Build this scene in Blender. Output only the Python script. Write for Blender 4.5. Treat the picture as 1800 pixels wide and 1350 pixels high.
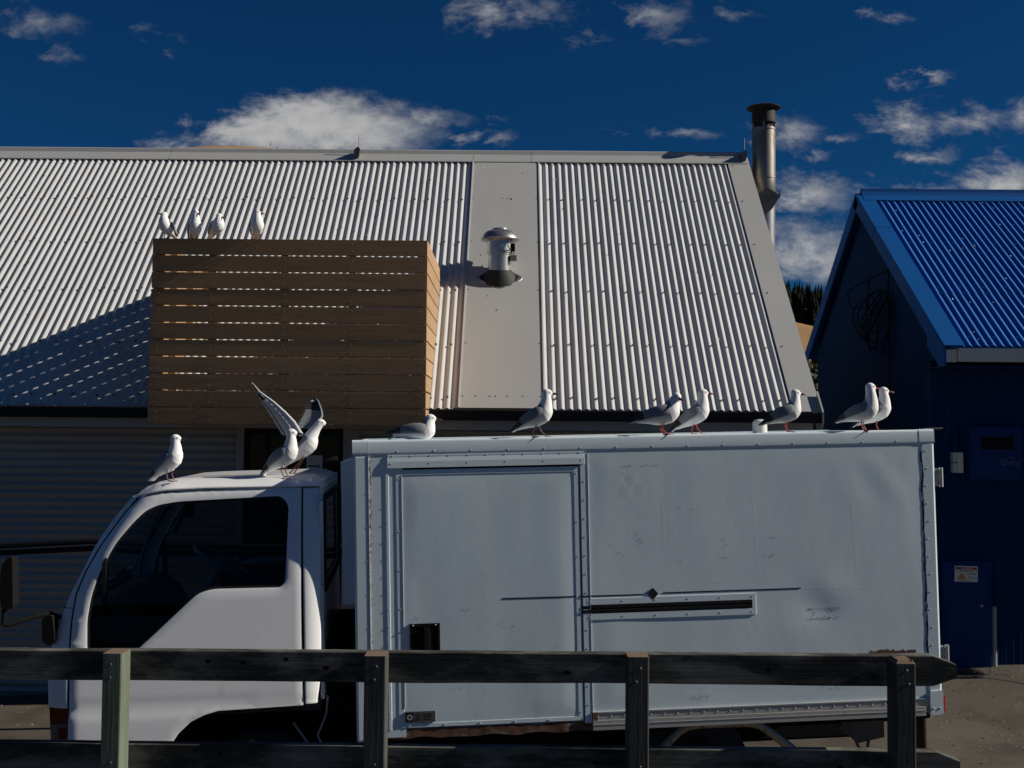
import bpy, bmesh, math, random
from mathutils import Vector, Matrix, Euler, noise
from mathutils.geometry import delaunay_2d_cdt
rad = math.radians
random.seed(7)
for o in list(bpy.data.objects): bpy.data.objects.remove(o)
scene = bpy.context.scene
COL = scene.collection

# ------------------------------------------------------------------ camera
EYE = 2.35
cam = bpy.data.cameras.new('camera'); camo = bpy.data.objects.new('camera', cam); COL.objects.link(camo)
cam.sensor_width = 36.0; cam.lens = 40.0; cam.clip_start = .1; cam.clip_end = 6000
camo.matrix_world = Matrix.Translation((0, 0, EYE)) @ Matrix.Rotation(math.pi/2 + math.atan(87/2000), 4, 'X') @ Matrix.Rotation(.008, 4, 'Z')
scene.camera = camo
scene.render.resolution_x = 1024; scene.render.resolution_y = 768

# ------------------------------------------------------------------ light
SUN_EL, SUN_SY = rad(29.5), -.014          # the sun stands to the right, almost square to the line of sight
S = Vector((math.cos(SUN_EL), SUN_SY, math.sin(SUN_EL))).normalized()
sl = bpy.data.lights.new('sun', 'SUN'); so = bpy.data.objects.new('sun', sl); COL.objects.link(so)
sl.energy = 5.0; sl.angle = rad(.53); sl.color = (1, .93, .82)
so.rotation_euler = S.to_track_quat('Z', 'Y').to_euler(); so.location = S*60
vs = scene.view_settings
vs.view_transform = 'Standard'; vs.look = 'None'; vs.gamma = 1; vs.use_curve_mapping = False
vs.exposure = 0.0

# ------------------------------------------------------------------ node helpers
class NT:
    def __init__(s, tree): s.t = tree; s.n = tree.nodes; s.l = tree.links
    def new(s, ty, **kw):
        n = s.n.new(ty)
        for k, v in kw.items(): setattr(n, k, v)
        return n
    def put(s, sock, v):
        if isinstance(v, bpy.types.NodeSocket): s.l.new(v, sock)
        elif v is not None:
            try: sock.default_value = v
            except Exception: sock.default_value = (*v, 1)
    def m(s, op, a, b=None, c=None, clamp=False):
        n = s.new('ShaderNodeMath', operation=op, use_clamp=clamp)
        s.put(n.inputs[0], a); s.put(n.inputs[1], b)
        if c is not None: s.put(n.inputs[2], c)
        return n.outputs[0]
    def mix(s, f, a, b, blend='MIX'):
        n = s.new('ShaderNodeMix', data_type='RGBA', blend_type=blend)
        s.put(n.inputs[0], f); s.put(n.inputs[6], a); s.put(n.inputs[7], b)
        return n.outputs[2]
    def ramp(s, f, lo, hi, a=0., b=1.):
        n = s.new('ShaderNodeMapRange', interpolation_type='SMOOTHSTEP')
        s.put(n.inputs[0], f)
        for i, v in zip((1, 2, 3, 4), (lo, hi, a, b)): s.put(n.inputs[i], v)
        return n.outputs[0]
    def noise(s, vec, scale, detail=4, rough=.55, dist=0., dims='3D'):
        n = s.new('ShaderNodeTexNoise', noise_dimensions=dims)
        s.put(n.inputs['Vector'], vec); n.inputs['Scale'].default_value = scale
        n.inputs['Detail'].default_value = detail; n.inputs['Roughness'].default_value = rough
        n.inputs['Distortion'].default_value = dist
        return n.outputs[0]
    def scaled(s, vec, sc):
        n = s.new('ShaderNodeVectorMath', operation='MULTIPLY'); s.put(n.inputs[0], vec); n.inputs[1].default_value = sc
        return n.outputs[0]

# ------------------------------------------------------------------ sky
w = bpy.data.worlds.new('World'); scene.world = w; w.use_nodes = True
N = NT(w.node_tree); N.n.clear()
sky = N.new('ShaderNodeTexSky', sky_type='NISHITA')
sky.sun_disc = False; sky.sun_elevation = SUN_EL; sky.sun_rotation = math.atan2(S.x, S.y)
sky.altitude = 400; sky.air_density = 1.0; sky.dust_density = .2; sky.ozone_density = 4.0
skyc = N.mix(1., sky.outputs[0], (.050, .305, .56, 1), 'MULTIPLY')
bg = N.new('ShaderNodeBackground'); N.put(bg.inputs[0], skyc); bg.inputs[1].default_value = .05
tc = N.new('ShaderNodeTexCoord'); sep = N.new('ShaderNodeSeparateXYZ'); N.l.new(tc.outputs['Generated'], sep.inputs[0])
dx, dy, dz = sep.outputs
# front of the sky: coordinates on a plane far ahead (a: sideways, e: upwards)
ysafe = N.m('MAXIMUM', dy, .05)
a_ = N.m('DIVIDE', dx, ysafe); e_ = N.m('DIVIDE', dz, ysafe)
front = N.ramp(dy, .45, .7)
cmb = N.new('ShaderNodeCombineXYZ'); N.put(cmb.inputs[0], a_); N.put(cmb.inputs[1], e_)
st = N.scaled(cmb.outputs[0], (1, 1.8, 1))
nz = N.new('ShaderNodeTexNoise', noise_dimensions='2D'); N.put(nz.inputs['Vector'], st); nz.inputs['Scale'].default_value = 13.; nz.inputs['Detail'].default_value = 6; nz.inputs['Roughness'].default_value = .66
nz.inputs['Distortion'].default_value = .25
warp = N.new('ShaderNodeVectorMath', operation='MULTIPLY_ADD'); N.l.new(nz.outputs['Color'], warp.inputs[0]); warp.inputs[1].default_value = (.11, .042, 0); N.l.new(cmb.outputs[0], warp.inputs[2])
fb2 = N.noise(st, 42., 4, .62, .2, '2D')
fbm = N.m('ADD', N.m('MULTIPLY', N.m('SUBTRACT', nz.outputs[0], .5), 1.5), N.m('MULTIPLY', N.m('SUBTRACT', fb2, .5), .7))
CL = [  # azimuth, elevation, half width, half height (tangents), strength
 (-.180, .275, .085, .025, 1.3), (-.150, .268, .080, .028, 1.25), (-.225, .262, .080, .022, 1.2), (-.082, .278, .048, .012, .8), (-.290, .252, .045, .012, .75),
 (-.425, .360, .060, .026, .62), (-.400, .335, .040, .015, .45), (-.330, .362, .110, .014, .42), (-.270, .345, .05, .012, .35),
 (.005, .377, .070, .020, .68), (.120, .372, .045, .024, .75), (.085, .352, .05, .012, .5), (.150, .348, .04, .010, .55), (.195, .380, .035, .010, .55),
 (.330, .374, .030, .010, .72), (.382, .320, .022, .006, .66), (.352, .314, .02, .005, .5),
 (.400, .283, .085, .018, .80), (.450, .284, .06, .022, .75), (.145, .268, .050, .009, .72), (.245, .268, .042, .020, .78), (.292, .266, .03, .008, .6), (.268, .250, .022, .007, .68),
 (.370, .250, .035, .010, .66), (.262, .216, .055, .022, .85), (.300, .222, .03, .012, .7), (.440, .228, .050, .020, .95), (.370, .222, .05, .008, .62),
 (-.022, .263, .035, .008, .72), (-.015, .280, .025, .005, .45), (.262, .160, .080, .030, 1.0), (-.05, .17, .3, .02, .5), (-.4, .18, .2, .02, .5)]
den = None
for (ca, ce, ra, rb, am) in CL:
    q = N.new('ShaderNodeVectorMath', operation='MULTIPLY_ADD'); N.l.new(warp.outputs[0], q.inputs[0]); q.inputs[1].default_value = (1/ra, 1/rb, 0)
    q.inputs[2].default_value = (-(ca+.055)/ra, -(ce+.021)/rb, 0)
    ln = N.new('ShaderNodeVectorMath', operation='LENGTH'); N.l.new(q.outputs[0], ln.inputs[0])
    g = N.m('MULTIPLY_ADD', ln.outputs[1], -.60*am, am)
    den = g if den is None else N.m('MAXIMUM', den, g)
den = N.m('MAXIMUM', den, -.5)
frontd = N.m('ADD', den, N.m('MULTIPLY', fbm, .62))
# the rest of the sky carries the same scattered clouds
up = N.m('MAXIMUM', N.m('ADD', dz, .12), .05)
cm2 = N.new('ShaderNodeCombineXYZ'); N.put(cm2.inputs[0], N.m('DIVIDE', dx, up)); N.put(cm2.inputs[1], N.m('DIVIDE', dy, up))
allf = N.noise(cm2.outputs[0], .9, 5, .6, .2, '2D')
restd = N.m('MULTIPLY', N.m('SUBTRACT', allf, .535), 4.0)
dens = N.m('ADD', N.m('MULTIPLY', frontd, front), N.m('MULTIPLY', restd, N.m('SUBTRACT', 1., front)))
alpha = N.m('MULTIPLY', N.ramp(dens, .30, 1.05), .92)
shade = N.ramp(N.m('ADD', dens, N.m('MULTIPLY', fbm, .35)), .4, 1.5)
cloudc = N.mix(shade, (.30, .31, .33, 1), (.50, .495, .485, 1))
bgc = N.new('ShaderNodeBackground'); N.put(bgc.inputs[0], cloudc); bgc.inputs[1].default_value = 1.0
mx = N.new('ShaderNodeMixShader'); N.put(mx.inputs[0], N.m('MULTIPLY', alpha, N.ramp(dz, -.02, .04)))
N.l.new(bg.outputs[0], mx.inputs[1]); N.l.new(bgc.outputs[0], mx.inputs[2])
w.cycles.sampling_method = 'MANUAL'; w.cycles.sample_map_resolution = 512
wo = N.new('ShaderNodeOutputWorld'); N.l.new(mx.outputs[0], wo.inputs[0])

# ------------------------------------------------------------------ materials
MATS = {}
def M(name, col, rough=.5, metal=0., var=.12, vs_=(5, 5, 5), bump=0., bs=(60, 60, 60), dirt=None, dscale=(9, 9, 9), dlo=.58, dhi=.72, damt=.8, spec=.5, rnd=0., coat=0., fine=0.):
    if name in MATS: return MATS[name]
    m = bpy.data.materials.new(name); m.use_nodes = True; n = NT(m.node_tree)
    p = n.n['Principled BSDF']; p.inputs['Roughness'].default_value = rough; p.inputs['Metallic'].default_value = metal
    p.inputs['Specular IOR Level'].default_value = spec; p.inputs['Coat Weight'].default_value = coat; p.inputs['Coat Roughness'].default_value = .12
    t = n.new('ShaderNodeTexCoord'); oc = t.outputs['Object']
    oi = n.new('ShaderNodeObjectInfo'); rv = oi.outputs['Random']
    sh = n.new('ShaderNodeVectorMath', operation='ADD'); n.l.new(oc, sh.inputs[0])
    cx = n.new('ShaderNodeCombineXYZ'); n.put(cx.inputs[0], n.m('MULTIPLY', rv, 37.)); n.put(cx.inputs[2], n.m('MULTIPLY', rv, 11.)); n.l.new(cx.outputs[0], sh.inputs[1])
    oc = sh.outputs[0]
    f = n.noise(n.scaled(oc, vs_), 1., 5, .6)
    k = n.m('ADD', n.m('MULTIPLY', n.m('SUBTRACT', f, .5), 2*var*1.6), 1.)
    if fine: k = n.m('ADD', k, n.m('MULTIPLY', n.m('SUBTRACT', n.noise(oc, 260., 3, .7), .5), fine))
    if rnd: k = n.m('MULTIPLY', k, n.m('ADD', 1-rnd/2, n.m('MULTIPLY', rv, rnd)))
    c = n.mix(1., (*col, 1), k, 'MULTIPLY')
    if dirt:
        d = n.ramp(n.noise(n.scaled(oc, dscale), 1., 6, .68, .3), dlo, dhi, 0, damt)
        c = n.mix(d, c, (*dirt, 1))
        n.put(p.inputs['Roughness'], n.m('ADD', rough, n.m('MULTIPLY', d, .3), clamp=True))
    n.put(p.inputs['Base Color'], c)
    if bump:
        b = n.new('ShaderNodeBump'); b.inputs['Strength'].default_value = 1; b.inputs['Distance'].default_value = bump
        n.put(b.inputs['Height'], n.noise(n.scaled(oc, bs), 1., 4, .6)); n.l.new(b.outputs[0], p.inputs['Normal'])
    MATS[name] = m; return m
def glass(name, tint, rough=.02, ior=1.45):
    m = bpy.data.materials.new(name); m.use_nodes = True; n = NT(m.node_tree); n.n.clear()
    tr = n.new('ShaderNodeBsdfTransparent'); tr.inputs[0].default_value = (*tint, 1)
    gl = n.new('ShaderNodeBsdfGlossy'); gl.inputs[0].default_value = (.9, .9, .9, 1); gl.inputs['Roughness'].default_value = rough
    fr = n.new('ShaderNodeFresnel'); fr.inputs[0].default_value = ior
    x = n.new('ShaderNodeMixShader'); n.l.new(fr.outputs[0], x.inputs[0]); n.l.new(tr.outputs[0], x.inputs[1]); n.l.new(gl.outputs[0], x.inputs[2])
    o = n.new('ShaderNodeOutputMaterial'); n.l.new(x.outputs[0], o.inputs[0]); return m

RUST = (.10, .045, .022)
m_asph = M('asphalt', (.098, .084, .068), .95, spec=.15, var=.4, vs_=(.7, .7, .7), bump=.004, bs=(90, 90, 90), dirt=(.05, .043, .037), dscale=(1.6, 1.6, 1.6), dlo=.45, dhi=.7, damt=.75, fine=1.1)
m_conc = M('concrete', (.26, .25, .23), .9, var=.15, bump=.002, fine=.2)
m_roofw = M('cream_roof_steel', (.53, .53, .52), .55, spec=.3, var=.07, vs_=(2, 2, 2), dirt=(.33, .30, .25), dscale=(7, 1.1, 1.1), dlo=.54, dhi=.74, damt=.42)
m_flat = M('cream_flat_steel', (.42, .417, .405), .55, spec=.3, var=.06, vs_=(3, 1, 1), dirt=(.30, .27, .22), dscale=(7, 7, 7), dlo=.62, dhi=.8, damt=.5)
m_clad = M('grey_cladding', (.36, .345, .32), .55, var=.08, vs_=(1, 1, 3))
m_trimw = M('pale_trim', (.42, .41, .39), .5, var=.06)
m_black = M('black_paint', (.010, .010, .011), .5, var=.1, spec=.2)
m_blackm = M('matt_black', (.009, .009, .009), .85, var=.1, spec=.12)
m_screw = M('screw_steel', (.16, .15, .14), .5, .6)
m_tim = M('stained_timber', (.40, .225, .108), .65, spec=.25, var=.25, vs_=(1.2, 14, 26), bump=.0012, bs=(3, 60, 90), dirt=(.28, .15, .066), dscale=(1.5, 9, 16), dlo=.55, dhi=.8, damt=.5, rnd=.22)
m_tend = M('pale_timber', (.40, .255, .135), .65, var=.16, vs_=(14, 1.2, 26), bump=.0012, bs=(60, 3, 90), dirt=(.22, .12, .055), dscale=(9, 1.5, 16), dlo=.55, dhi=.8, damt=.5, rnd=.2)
m_timin = M('raw_timber', (.42, .27, .13), .7, var=.15, vs_=(8, 8, 1.5), rnd=.2)
m_galv = M('galvanised', (.47, .455, .43), .34, .85, var=.1, vs_=(9, 9, 9), dirt=(.34, .27, .2), dscale=(6, 6, 3), dlo=.6, dhi=.85, damt=.35)
m_flue = M('sooty_steel', (.30, .27, .235), .40, .85, var=.18, vs_=(5, 5, 2), dirt=(.05, .03, .02), dscale=(3.2, 3.2, 1.6), dlo=.46, dhi=.75, damt=.75)
m_soot = M('soot', (.025, .02, .018), .7, .3, var=.3)
m_rubber = M('black_rubber', (.014, .014, .014), .7)
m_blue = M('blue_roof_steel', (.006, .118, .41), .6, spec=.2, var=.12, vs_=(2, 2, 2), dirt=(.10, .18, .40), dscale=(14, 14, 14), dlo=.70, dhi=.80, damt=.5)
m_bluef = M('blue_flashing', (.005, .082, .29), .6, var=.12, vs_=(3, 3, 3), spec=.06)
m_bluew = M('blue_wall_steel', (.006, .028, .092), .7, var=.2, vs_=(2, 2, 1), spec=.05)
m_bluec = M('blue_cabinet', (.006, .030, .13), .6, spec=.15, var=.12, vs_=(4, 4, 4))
m_gutw = M('white_gutter', (.50, .50, .48), .45, var=.07, dirt=(.2, .18, .15), dlo=.62, dhi=.8, damt=.5)
m_cab = M('white_cab_paint', (.84, .845, .84), .34, var=.03, vs_=(3, 3, 3), dirt=(.42, .38, .32), dscale=(9, 9, 4), dlo=.58, dhi=.80, damt=.34, coat=.35)
m_boxp = M('box_paint', (.69, .79, .82), .50, var=.07, vs_=(2.2, 2, 1.1), bump=.0006, bs=(9, 9, 5), dirt=(.30, .24, .18), dscale=(5, 5, 2.2), dlo=.56, dhi=.78, damt=.30)
m_boxr = M('box_rail_paint', (.69, .78, .81), .42, var=.06, vs_=(4, 4, 4), dirt=(.24, .19, .14), dscale=(9, 9, 9), dlo=.66, dhi=.82, damt=.5)
m_alum = M('worn_aluminium', (.58, .57, .54), .42, .55, var=.12, vs_=(6, 6, 6), dirt=(.22, .13, .07), dscale=(7, 7, 14), dlo=.56, dhi=.72, damt=.75)
m_rust = M('rust', (.12, .055, .03), .85, var=.4, vs_=(12, 12, 12), dirt=(.30, .25, .19), dscale=(10, 10, 20), dlo=.5, dhi=.7)
m_grime = M('grime', (.075, .055, .04), .9, var=.3)
m_sealant = M('dark_seam', (.03, .027, .025), .8)
m_ink = M('decal_black', (.010, .010, .012), .4)
m_rivet = M('rivet_metal', (.62, .62, .60), .35, .5)
m_orange = M('amber_lens', (.20, .035, .010), .18, var=.2, vs_=(30, 30, 30), coat=.6)
m_redl = M('red_lens', (.45, .02, .015), .2, coat=.5)
m_clearl = M('clear_lens', (.20, .18, .14), .2, var=.2, coat=.5)
m_tyre = M('tyre_rubber', (.016, .016, .016), .85, bump=.002)
m_rim = M('wheel_steel', (.35, .35, .34), .45, .4, dirt=(.1, .08, .06))
m_int = M('cab_interior', (.035, .034, .033), .7)
m_intl = M('cab_trim_grey', (.40, .40, .40), .5)
m_pipe = M('guard_tube', (.42, .36, .28), .38, .6, var=.2, vs_=(14, 14, 14), dirt=(.16, .08, .04), dscale=(14, 14, 14), dlo=.5, dhi=.7)
m_fence = M('weathered_fence', (.175, .168, .142), .88, spec=.25, var=.75, vs_=(1.6, 12, 34), bump=.0018, bs=(4, 70, 110), dirt=(.016, .017, .016), dscale=(2.4, 5, 7), dlo=.38, dhi=.60, damt=.88, rnd=.15)
m_fpost = M('treated_post', (.130, .150, .108), .85, spec=.25, var=.4, vs_=(22, 22, 1.4), bump=.0015, bs=(110, 110, 5), dirt=(.085, .10, .07), dscale=(16, 16, 2.2), dlo=.48, dhi=.68, damt=.8, rnd=.15)
m_fpost2 = M('aged_post', (.070, .076, .070), .88, spec=.25, var=.3, vs_=(22, 22, 1.4), bump=.0015, bs=(110, 110, 5), dirt=(.035, .036, .033), dscale=(16, 16, 2.2), dlo=.40, dhi=.66, damt=.85, rnd=.2)
m_fend = M('post_end_grain', (.17, .115, .075), .9, var=.3, vs_=(30, 30, 30))
m_gullw = M('gull_white', (.86, .855, .84), .75, var=.03, vs_=(30, 30, 30), bump=.0012, bs=(170, 170, 170))
m_gullg = M('gull_grey', (.21, .222, .245), .8, var=.10, vs_=(40, 40, 90), bump=.001, bs=(60, 200, 200))
m_gullb = M('gull_black', (.02, .019, .02), .6)
m_beak = M('gull_bill', (.16, .018, .012), .4)
m_bdark = M('gull_bill_dark', (.045, .014, .012), .45)
m_gleg = M('gull_leg_red', (.34, .035, .018), .5)
m_glegd = M('gull_leg_dark', (.12, .035, .02), .5)
m_eye = M('gull_eye', (.008, .007, .007), .15)
m_paper = M('white_card', (.62, .63, .58), .7, var=.04)
m_signr = M('sign_red', (.30, .02, .025), .5)
m_signo = M('sign_orange', (.55, .22, .05), .5)
m_lampw = M('white_lamp_plastic', (.72, .70, .66), .4, var=.03)
m_grey = M('grey_plastic', (.30, .31, .31), .5)
m_grass = M('dry_hill_grass', (.30, .165, .06), .95, var=.3, vs_=(.03, .03, .03), dirt=(.09, .075, .03), dscale=(.02, .02, .03), dlo=.52, dhi=.62, damt=.8)
m_hillg = M('tan_hill', (.34, .20, .085), .95, var=.2, vs_=(.02, .02, .02))
m_pine = M('pine_needles', (.012, .016, .010), .95, spec=.1, var=.4, vs_=(.3, .3, .3))
m_bush = M('bush_leaves', (.05, .062, .024), .9, var=.4, vs_=(.3, .3, .3))
g_cab = glass('cab_glass', (.66, .69, .69), ior=1.22)
g_dark = glass('door_glass', (.10, .11, .11))

# ------------------------------------------------------------------ mesh helpers
class MB:
    def __init__(s): s.v = []; s.f = []; s.mi = []; s.sm = []; s.k = 0; s.smooth = False
    def add(s, vs, fs, mi=None, smooth=None):
        b = len(s.v); s.v += [tuple(p) for p in vs]
        for f in fs:
            s.f.append([b+i for i in f]); s.mi.append(s.k if mi is None else mi); s.sm.append(s.smooth if smooth is None else smooth)
        return s
    def box(s, x0, x1, y0, y1, z0, z1, bev=0., mi=None):
        if bev <= 0:
            v = [(x, y, z) for z in (z0, z1) for y in (y0, y1) for x in (x0, x1)]
            return s.add(v, [(0, 2, 3, 1), (4, 5, 7, 6), (0, 1, 5, 4), (2, 6, 7, 3), (0, 4, 6, 2), (1, 3, 7, 5)], mi)
        bm = bmesh.new(); bmesh.ops.create_cube(bm, size=1)
        for q in bm.verts: q.co = Vector(((x0+x1)/2+q.co.x*(x1-x0), (y0+y1)/2+q.co.y*(y1-y0), (z0+z1)/2+q.co.z*(z1-z0)))
        bmesh.ops.bevel(bm, geom=bm.edges[:], offset=bev, segments=2, profile=.6, affect='EDGES')
        return s.bm(bm, mi)
    def bm(s, bm, mi=None, mat=None):
        bm.verts.index_update(); vs = [(mat @ q.co if mat else q.co) for q in bm.verts]
        s.add(vs, [[q.index for q in f.verts] for f in bm.faces], mi); bm.free(); return s
    def prism(s, pts, axis, a, b, mi=None):     # 2D outline extruded along an axis
        def P(p, t): return {'y': (p[0], t, p[1]), 'x': (t, p[0], p[1]), 'z': (p[0], p[1], t)}[axis]
        n = len(pts); v = [P(p, a) for p in pts]+[P(p, b) for p in pts]
        return s.add(v, [list(range(n)), list(range(2*n-1, n-1, -1))]+[(i, i+n, (i+1) % n+n, (i+1) % n) for i in range(n)], mi)
    def tube(s, pts, r, seg=10, mi=None, caps=True):
        pts = [Vector(p) for p in pts]; rs = r if isinstance(r, (list, tuple)) else [r]*len(pts)
        rings = []; up = None
        for i, p in enumerate(pts):
            t = (pts[min(i+1, len(pts)-1)]-pts[max(i-1, 0)]).normalized()
            if up is None: up = t.orthogonal().normalized()
            up = (up-t*up.dot(t)).normalized(); sd = t.cross(up)
            rings.append([p+(up*math.cos(q)+sd*math.sin(q))*rs[i] for q in [2*math.pi*j/seg for j in range(seg)]])
        return s.loft(rings, mi, caps)
    def loft(s, rings, mi=None, caps=True):
        n = len(rings[0]); v = [p for r in rings for p in r]; f = []
        for i in range(len(rings)-1):
            for j in range(n): f.append((i*n+j, i*n+(j+1) % n, (i+1)*n+(j+1) % n, (i+1)*n+j))
        s.add(v, f, mi, True)
        if caps:
            b = len(s.v)-len(v)
            s.f += [[b+j for j in range(n-1, -1, -1)], [b+(len(rings)-1)*n+j for j in range(n)]]; k = s.k if mi is None else mi
            s.mi += [k, k]; s.sm += [False, False]
        return s
    def lathe(s, prof, c=(0, 0, 0), seg=32, mi=None, axis='z'):
        rings = []
        for r, h in prof:
            ring = []
            for j in range(seg):
                q = 2*math.pi*j/seg
                p = (r*math.cos(q), r*math.sin(q), h) if axis == 'z' else (r*math.cos(q), h, -r*math.sin(q))
                ring.append((c[0]+p[0], c[1]+p[1], c[2]+p[2]))
            rings.append(ring)
        return s.loft(rings, mi)
    def ball(s, c, r, seg=12, mi=None):
        rx, ry, rz = r if isinstance(r, (list, tuple)) else (r, r, r); rings = []
        for i in range(seg//2+1):
            t = -math.pi/2+math.pi*i/(seg//2); cr = max(math.cos(t), .02)
            rings.append([(c[0]+rx*cr*math.cos(2*math.pi*j/seg), c[1]+ry*cr*math.sin(2*math.pi*j/seg), c[2]+rz*math.sin(t)) for j in range(seg)])
        return s.loft(rings, mi)
    def grid(s, nx, ny, fn, mi=None, smooth=True):
        v = [fn(i/nx, j/ny) for j in range(ny+1) for i in range(nx+1)]
        return s.add(v, [(j*(nx+1)+i, j*(nx+1)+i+1, (j+1)*(nx+1)+i+1, (j+1)*(nx+1)+i) for j in range(ny) for i in range(nx)], mi, smooth)
    def mesh(s, name, mats, sharp=35):
        me = bpy.data.meshes.new(name); me.from_pydata(s.v, [], s.f)
        for m in (mats if isinstance(mats, (list, tuple)) else [mats]): me.materials.append(m)
        me.polygons.foreach_set('material_index', s.mi); me.polygons.foreach_set('use_smooth', s.sm)
        me.validate(); me.update()
        if sharp and any(s.sm): me.set_sharp_from_angle(angle=rad(sharp))
        return me
    def build(s, name, mats, parent=None, sharp=35, **tags):
        return link(name, s.mesh(name, mats, sharp), parent, **tags)
def link(name, me, parent=None, **tags):
    o = bpy.data.objects.new(name, me); COL.objects.link(o)
    if parent: o.parent = parent
    for k, v in tags.items(): o[k] = v
    return o
def fixn(o):        # consistent outward normals
    bm = bmesh.new(); bm.from_mesh(o.data); bmesh.ops.recalc_face_normals(bm, faces=bm.faces[:]); bm.to_mesh(o.data); bm.free(); return o
def thing(name, label, cat, loc=(0, 0, 0), rot=None, group=None):
    o = bpy.data.objects.new(name, None); COL.objects.link(o); o.empty_display_size = .2
    o.location = loc; o['label'] = label; o['category'] = cat
    if rot: o.rotation_euler = rot
    if group: o['group'] = group
    return o
def inside(p, poly):
    c = False; x, y = p; n = len(poly)
    for i in range(n):
        x0, y0 = poly[i]; x1, y1 = poly[i-1]
        if (y0 > y) != (y1 > y) and x < (x1-x0)*(y-y0)/(y1-y0)+x0: c = not c
    return c
def resample(poly, step, closed=True):
    out = []; n = len(poly)
    for i in range(n if closed else n-1):
        a = Vector(poly[i]); b = Vector(poly[(i+1) % n]); k = max(1, int((b-a).length/step))
        out += [tuple(a+(b-a)*j/k) for j in range(k)]
    return out
def rounded(poly, r, seg=4):
    out = []; n = len(poly)
    for i in range(n):
        p, a, b = Vector(poly[i]), Vector(poly[i-1]), Vector(poly[(i+1) % n])
        rr = r[i] if isinstance(r, (list, tuple)) else r
        if rr <= 0: out.append(tuple(p)); continue
        d1 = (a-p); d2 = (b-p); q = min(rr, d1.length*.45, d2.length*.45); s0 = p+d1.normalized()*q; s1 = p+d2.normalized()*q
        for k in range(seg+1):
            t = k/seg; out.append(tuple(s0*(1-t)**2+p*2*t*(1-t)+s1*t*t))
    return out
def panel(poly, holes, yf, step=.04, thick=.03, roll=.006, mb=None, flip=None):
    """sheet-metal panel in the x-z plane with curved depth yf(x, z), rolled edges and thickness; flip mirrors it to the far side"""
    loops = [resample(poly, .018)]+[resample(h, .018) for h in holes]
    pts = []; edges = []
    for L in loops:
        b = len(pts); pts += L; edges += [(b+i, b+(i+1) % len(L)) for i in range(len(L))]
    nb = len(pts); bset = [Vector(p) for p in pts]; off = []
    for L in loops:
        for i in range(len(L)):
            t_ = (Vector(L[(i+1) % len(L)])-Vector(L[i-1])).normalized(); nn = Vector((t_.y, -t_.x))*.013
            for sg in (1, -1):
                q = Vector(L[i])+nn*sg
                if inside(q, poly) and not any(inside(q, h) for h in holes) and min((q-b_).length for b_ in bset) > .0105 and all((q-o_).length > .008 for o_ in off): off.append(q); break
    pts += [tuple(q) for q in off]; bset = bset+off
    xs = [p[0] for p in poly]; zs = [p[1] for p in poly]
    x = min(xs)+step/2
    while x < max(xs):
        z = min(zs)+step/2
        while z < max(zs):
            if inside((x, z), poly) and not any(inside((x, z), h) for h in holes):
                q = Vector((x, z))
                if min((q-b_).length for b_ in bset) > step*.45: pts.append((x, z))
            z += step
        x += step
    r = delaunay_2d_cdt([Vector(p) for p in pts], edges, [], 0, 1e-6)
    V = r[0]; F = []
    for f in r[2]:
        c = sum((V[i] for i in f), Vector((0, 0)))/len(f)
        if inside(c, poly) and not any(inside(c, h) for h in holes): F.append(list(f))
    cnt = {}
    for f in F:
        for i in range(len(f)):
            e = (f[i], f[(i+1) % len(f)]); cnt[tuple(sorted(e))] = cnt.get(tuple(sorted(e)), [])+[e]
    bd = [e[0] for e in cnt.values() if len(e) == 1]; onb = {i for e in bd for i in e}
    n = len(V); Y = lambda i: yf(V[i].x, V[i].y)+(roll if i in onb else 0)
    yy = (lambda y: y) if flip is None else (lambda y: flip-y)
    vs = [(V[i].x, yy(Y(i)), V[i].y) for i in range(n)]+[(V[i].x, yy(Y(i)+thick), V[i].y) for i in range(n)]
    if flip is None: fs = F+[[i+n for i in reversed(f)] for f in F]+[(b, a, a+n, b+n) for a, b in bd]
    else: fs = [list(reversed(f)) for f in F]+[[i+n for i in f] for f in F]+[(a, b, b+n, a+n) for a, b in bd]
    mb = mb or MB(); mb.add(vs, fs, None, True); return mb
def text(body, size, mat, name, parent, M4):
    c = bpy.data.curves.new('txt', 'FONT'); c.body = body; c.size = size; c.align_x = 'CENTER'; c.align_y = 'CENTER'; c.extrude = .0006
    t = bpy.data.objects.new('txt', c); COL.objects.link(t); bpy.context.view_layer.update()
    me = bpy.data.meshes.new_from_object(t.evaluated_get(bpy.context.evaluated_depsgraph_get()))
    bpy.data.objects.remove(t); me.transform(M4); me.materials.clear(); me.materials.append(mat)
    return link(name, me, parent)

def wpart(mb, name, mats, parent, sharp=35, **t):     # part given in world coordinates under a thing that is only moved
    o = mb.build(name, mats, parent, sharp, **t)
    off = parent.location if parent.parent is None else parent.parent.location
    if parent.parent is None: o.matrix_parent_inverse = Matrix.Translation(-Vector(off))
    return o

# ------------------------------------------------------------------ ground
def gz(x): return .027*14*math.tanh(x/14)
gx = sorted({s*v for s in (-1, 1) for v in (0, .5, 1, 1.5, 2, 2.5, 3, 3.5, 4, 4.5, 5, 5.5, 6, 7, 8, 10, 13, 17, 22, 30, 45, 80, 200, 600, 2000)})
gy = [-600, -100, -20, -5, 0, 2, 4, 5, 6, 7, 8, 9, 10, 11, 12, 14, 17, 22, 30, 60, 150, 500, 2500]
g = MB(); g.add([(x, y, gz(x)) for y in gy for x in gx], [(j*len(gx)+i, j*len(gx)+i+1, (j+1)*len(gx)+i+1, (j+1)*len(gx)+i) for j in range(len(gy)-1) for i in range(len(gx)-1)], None, True)
g.build('ground', m_asph, kind='structure')
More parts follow.
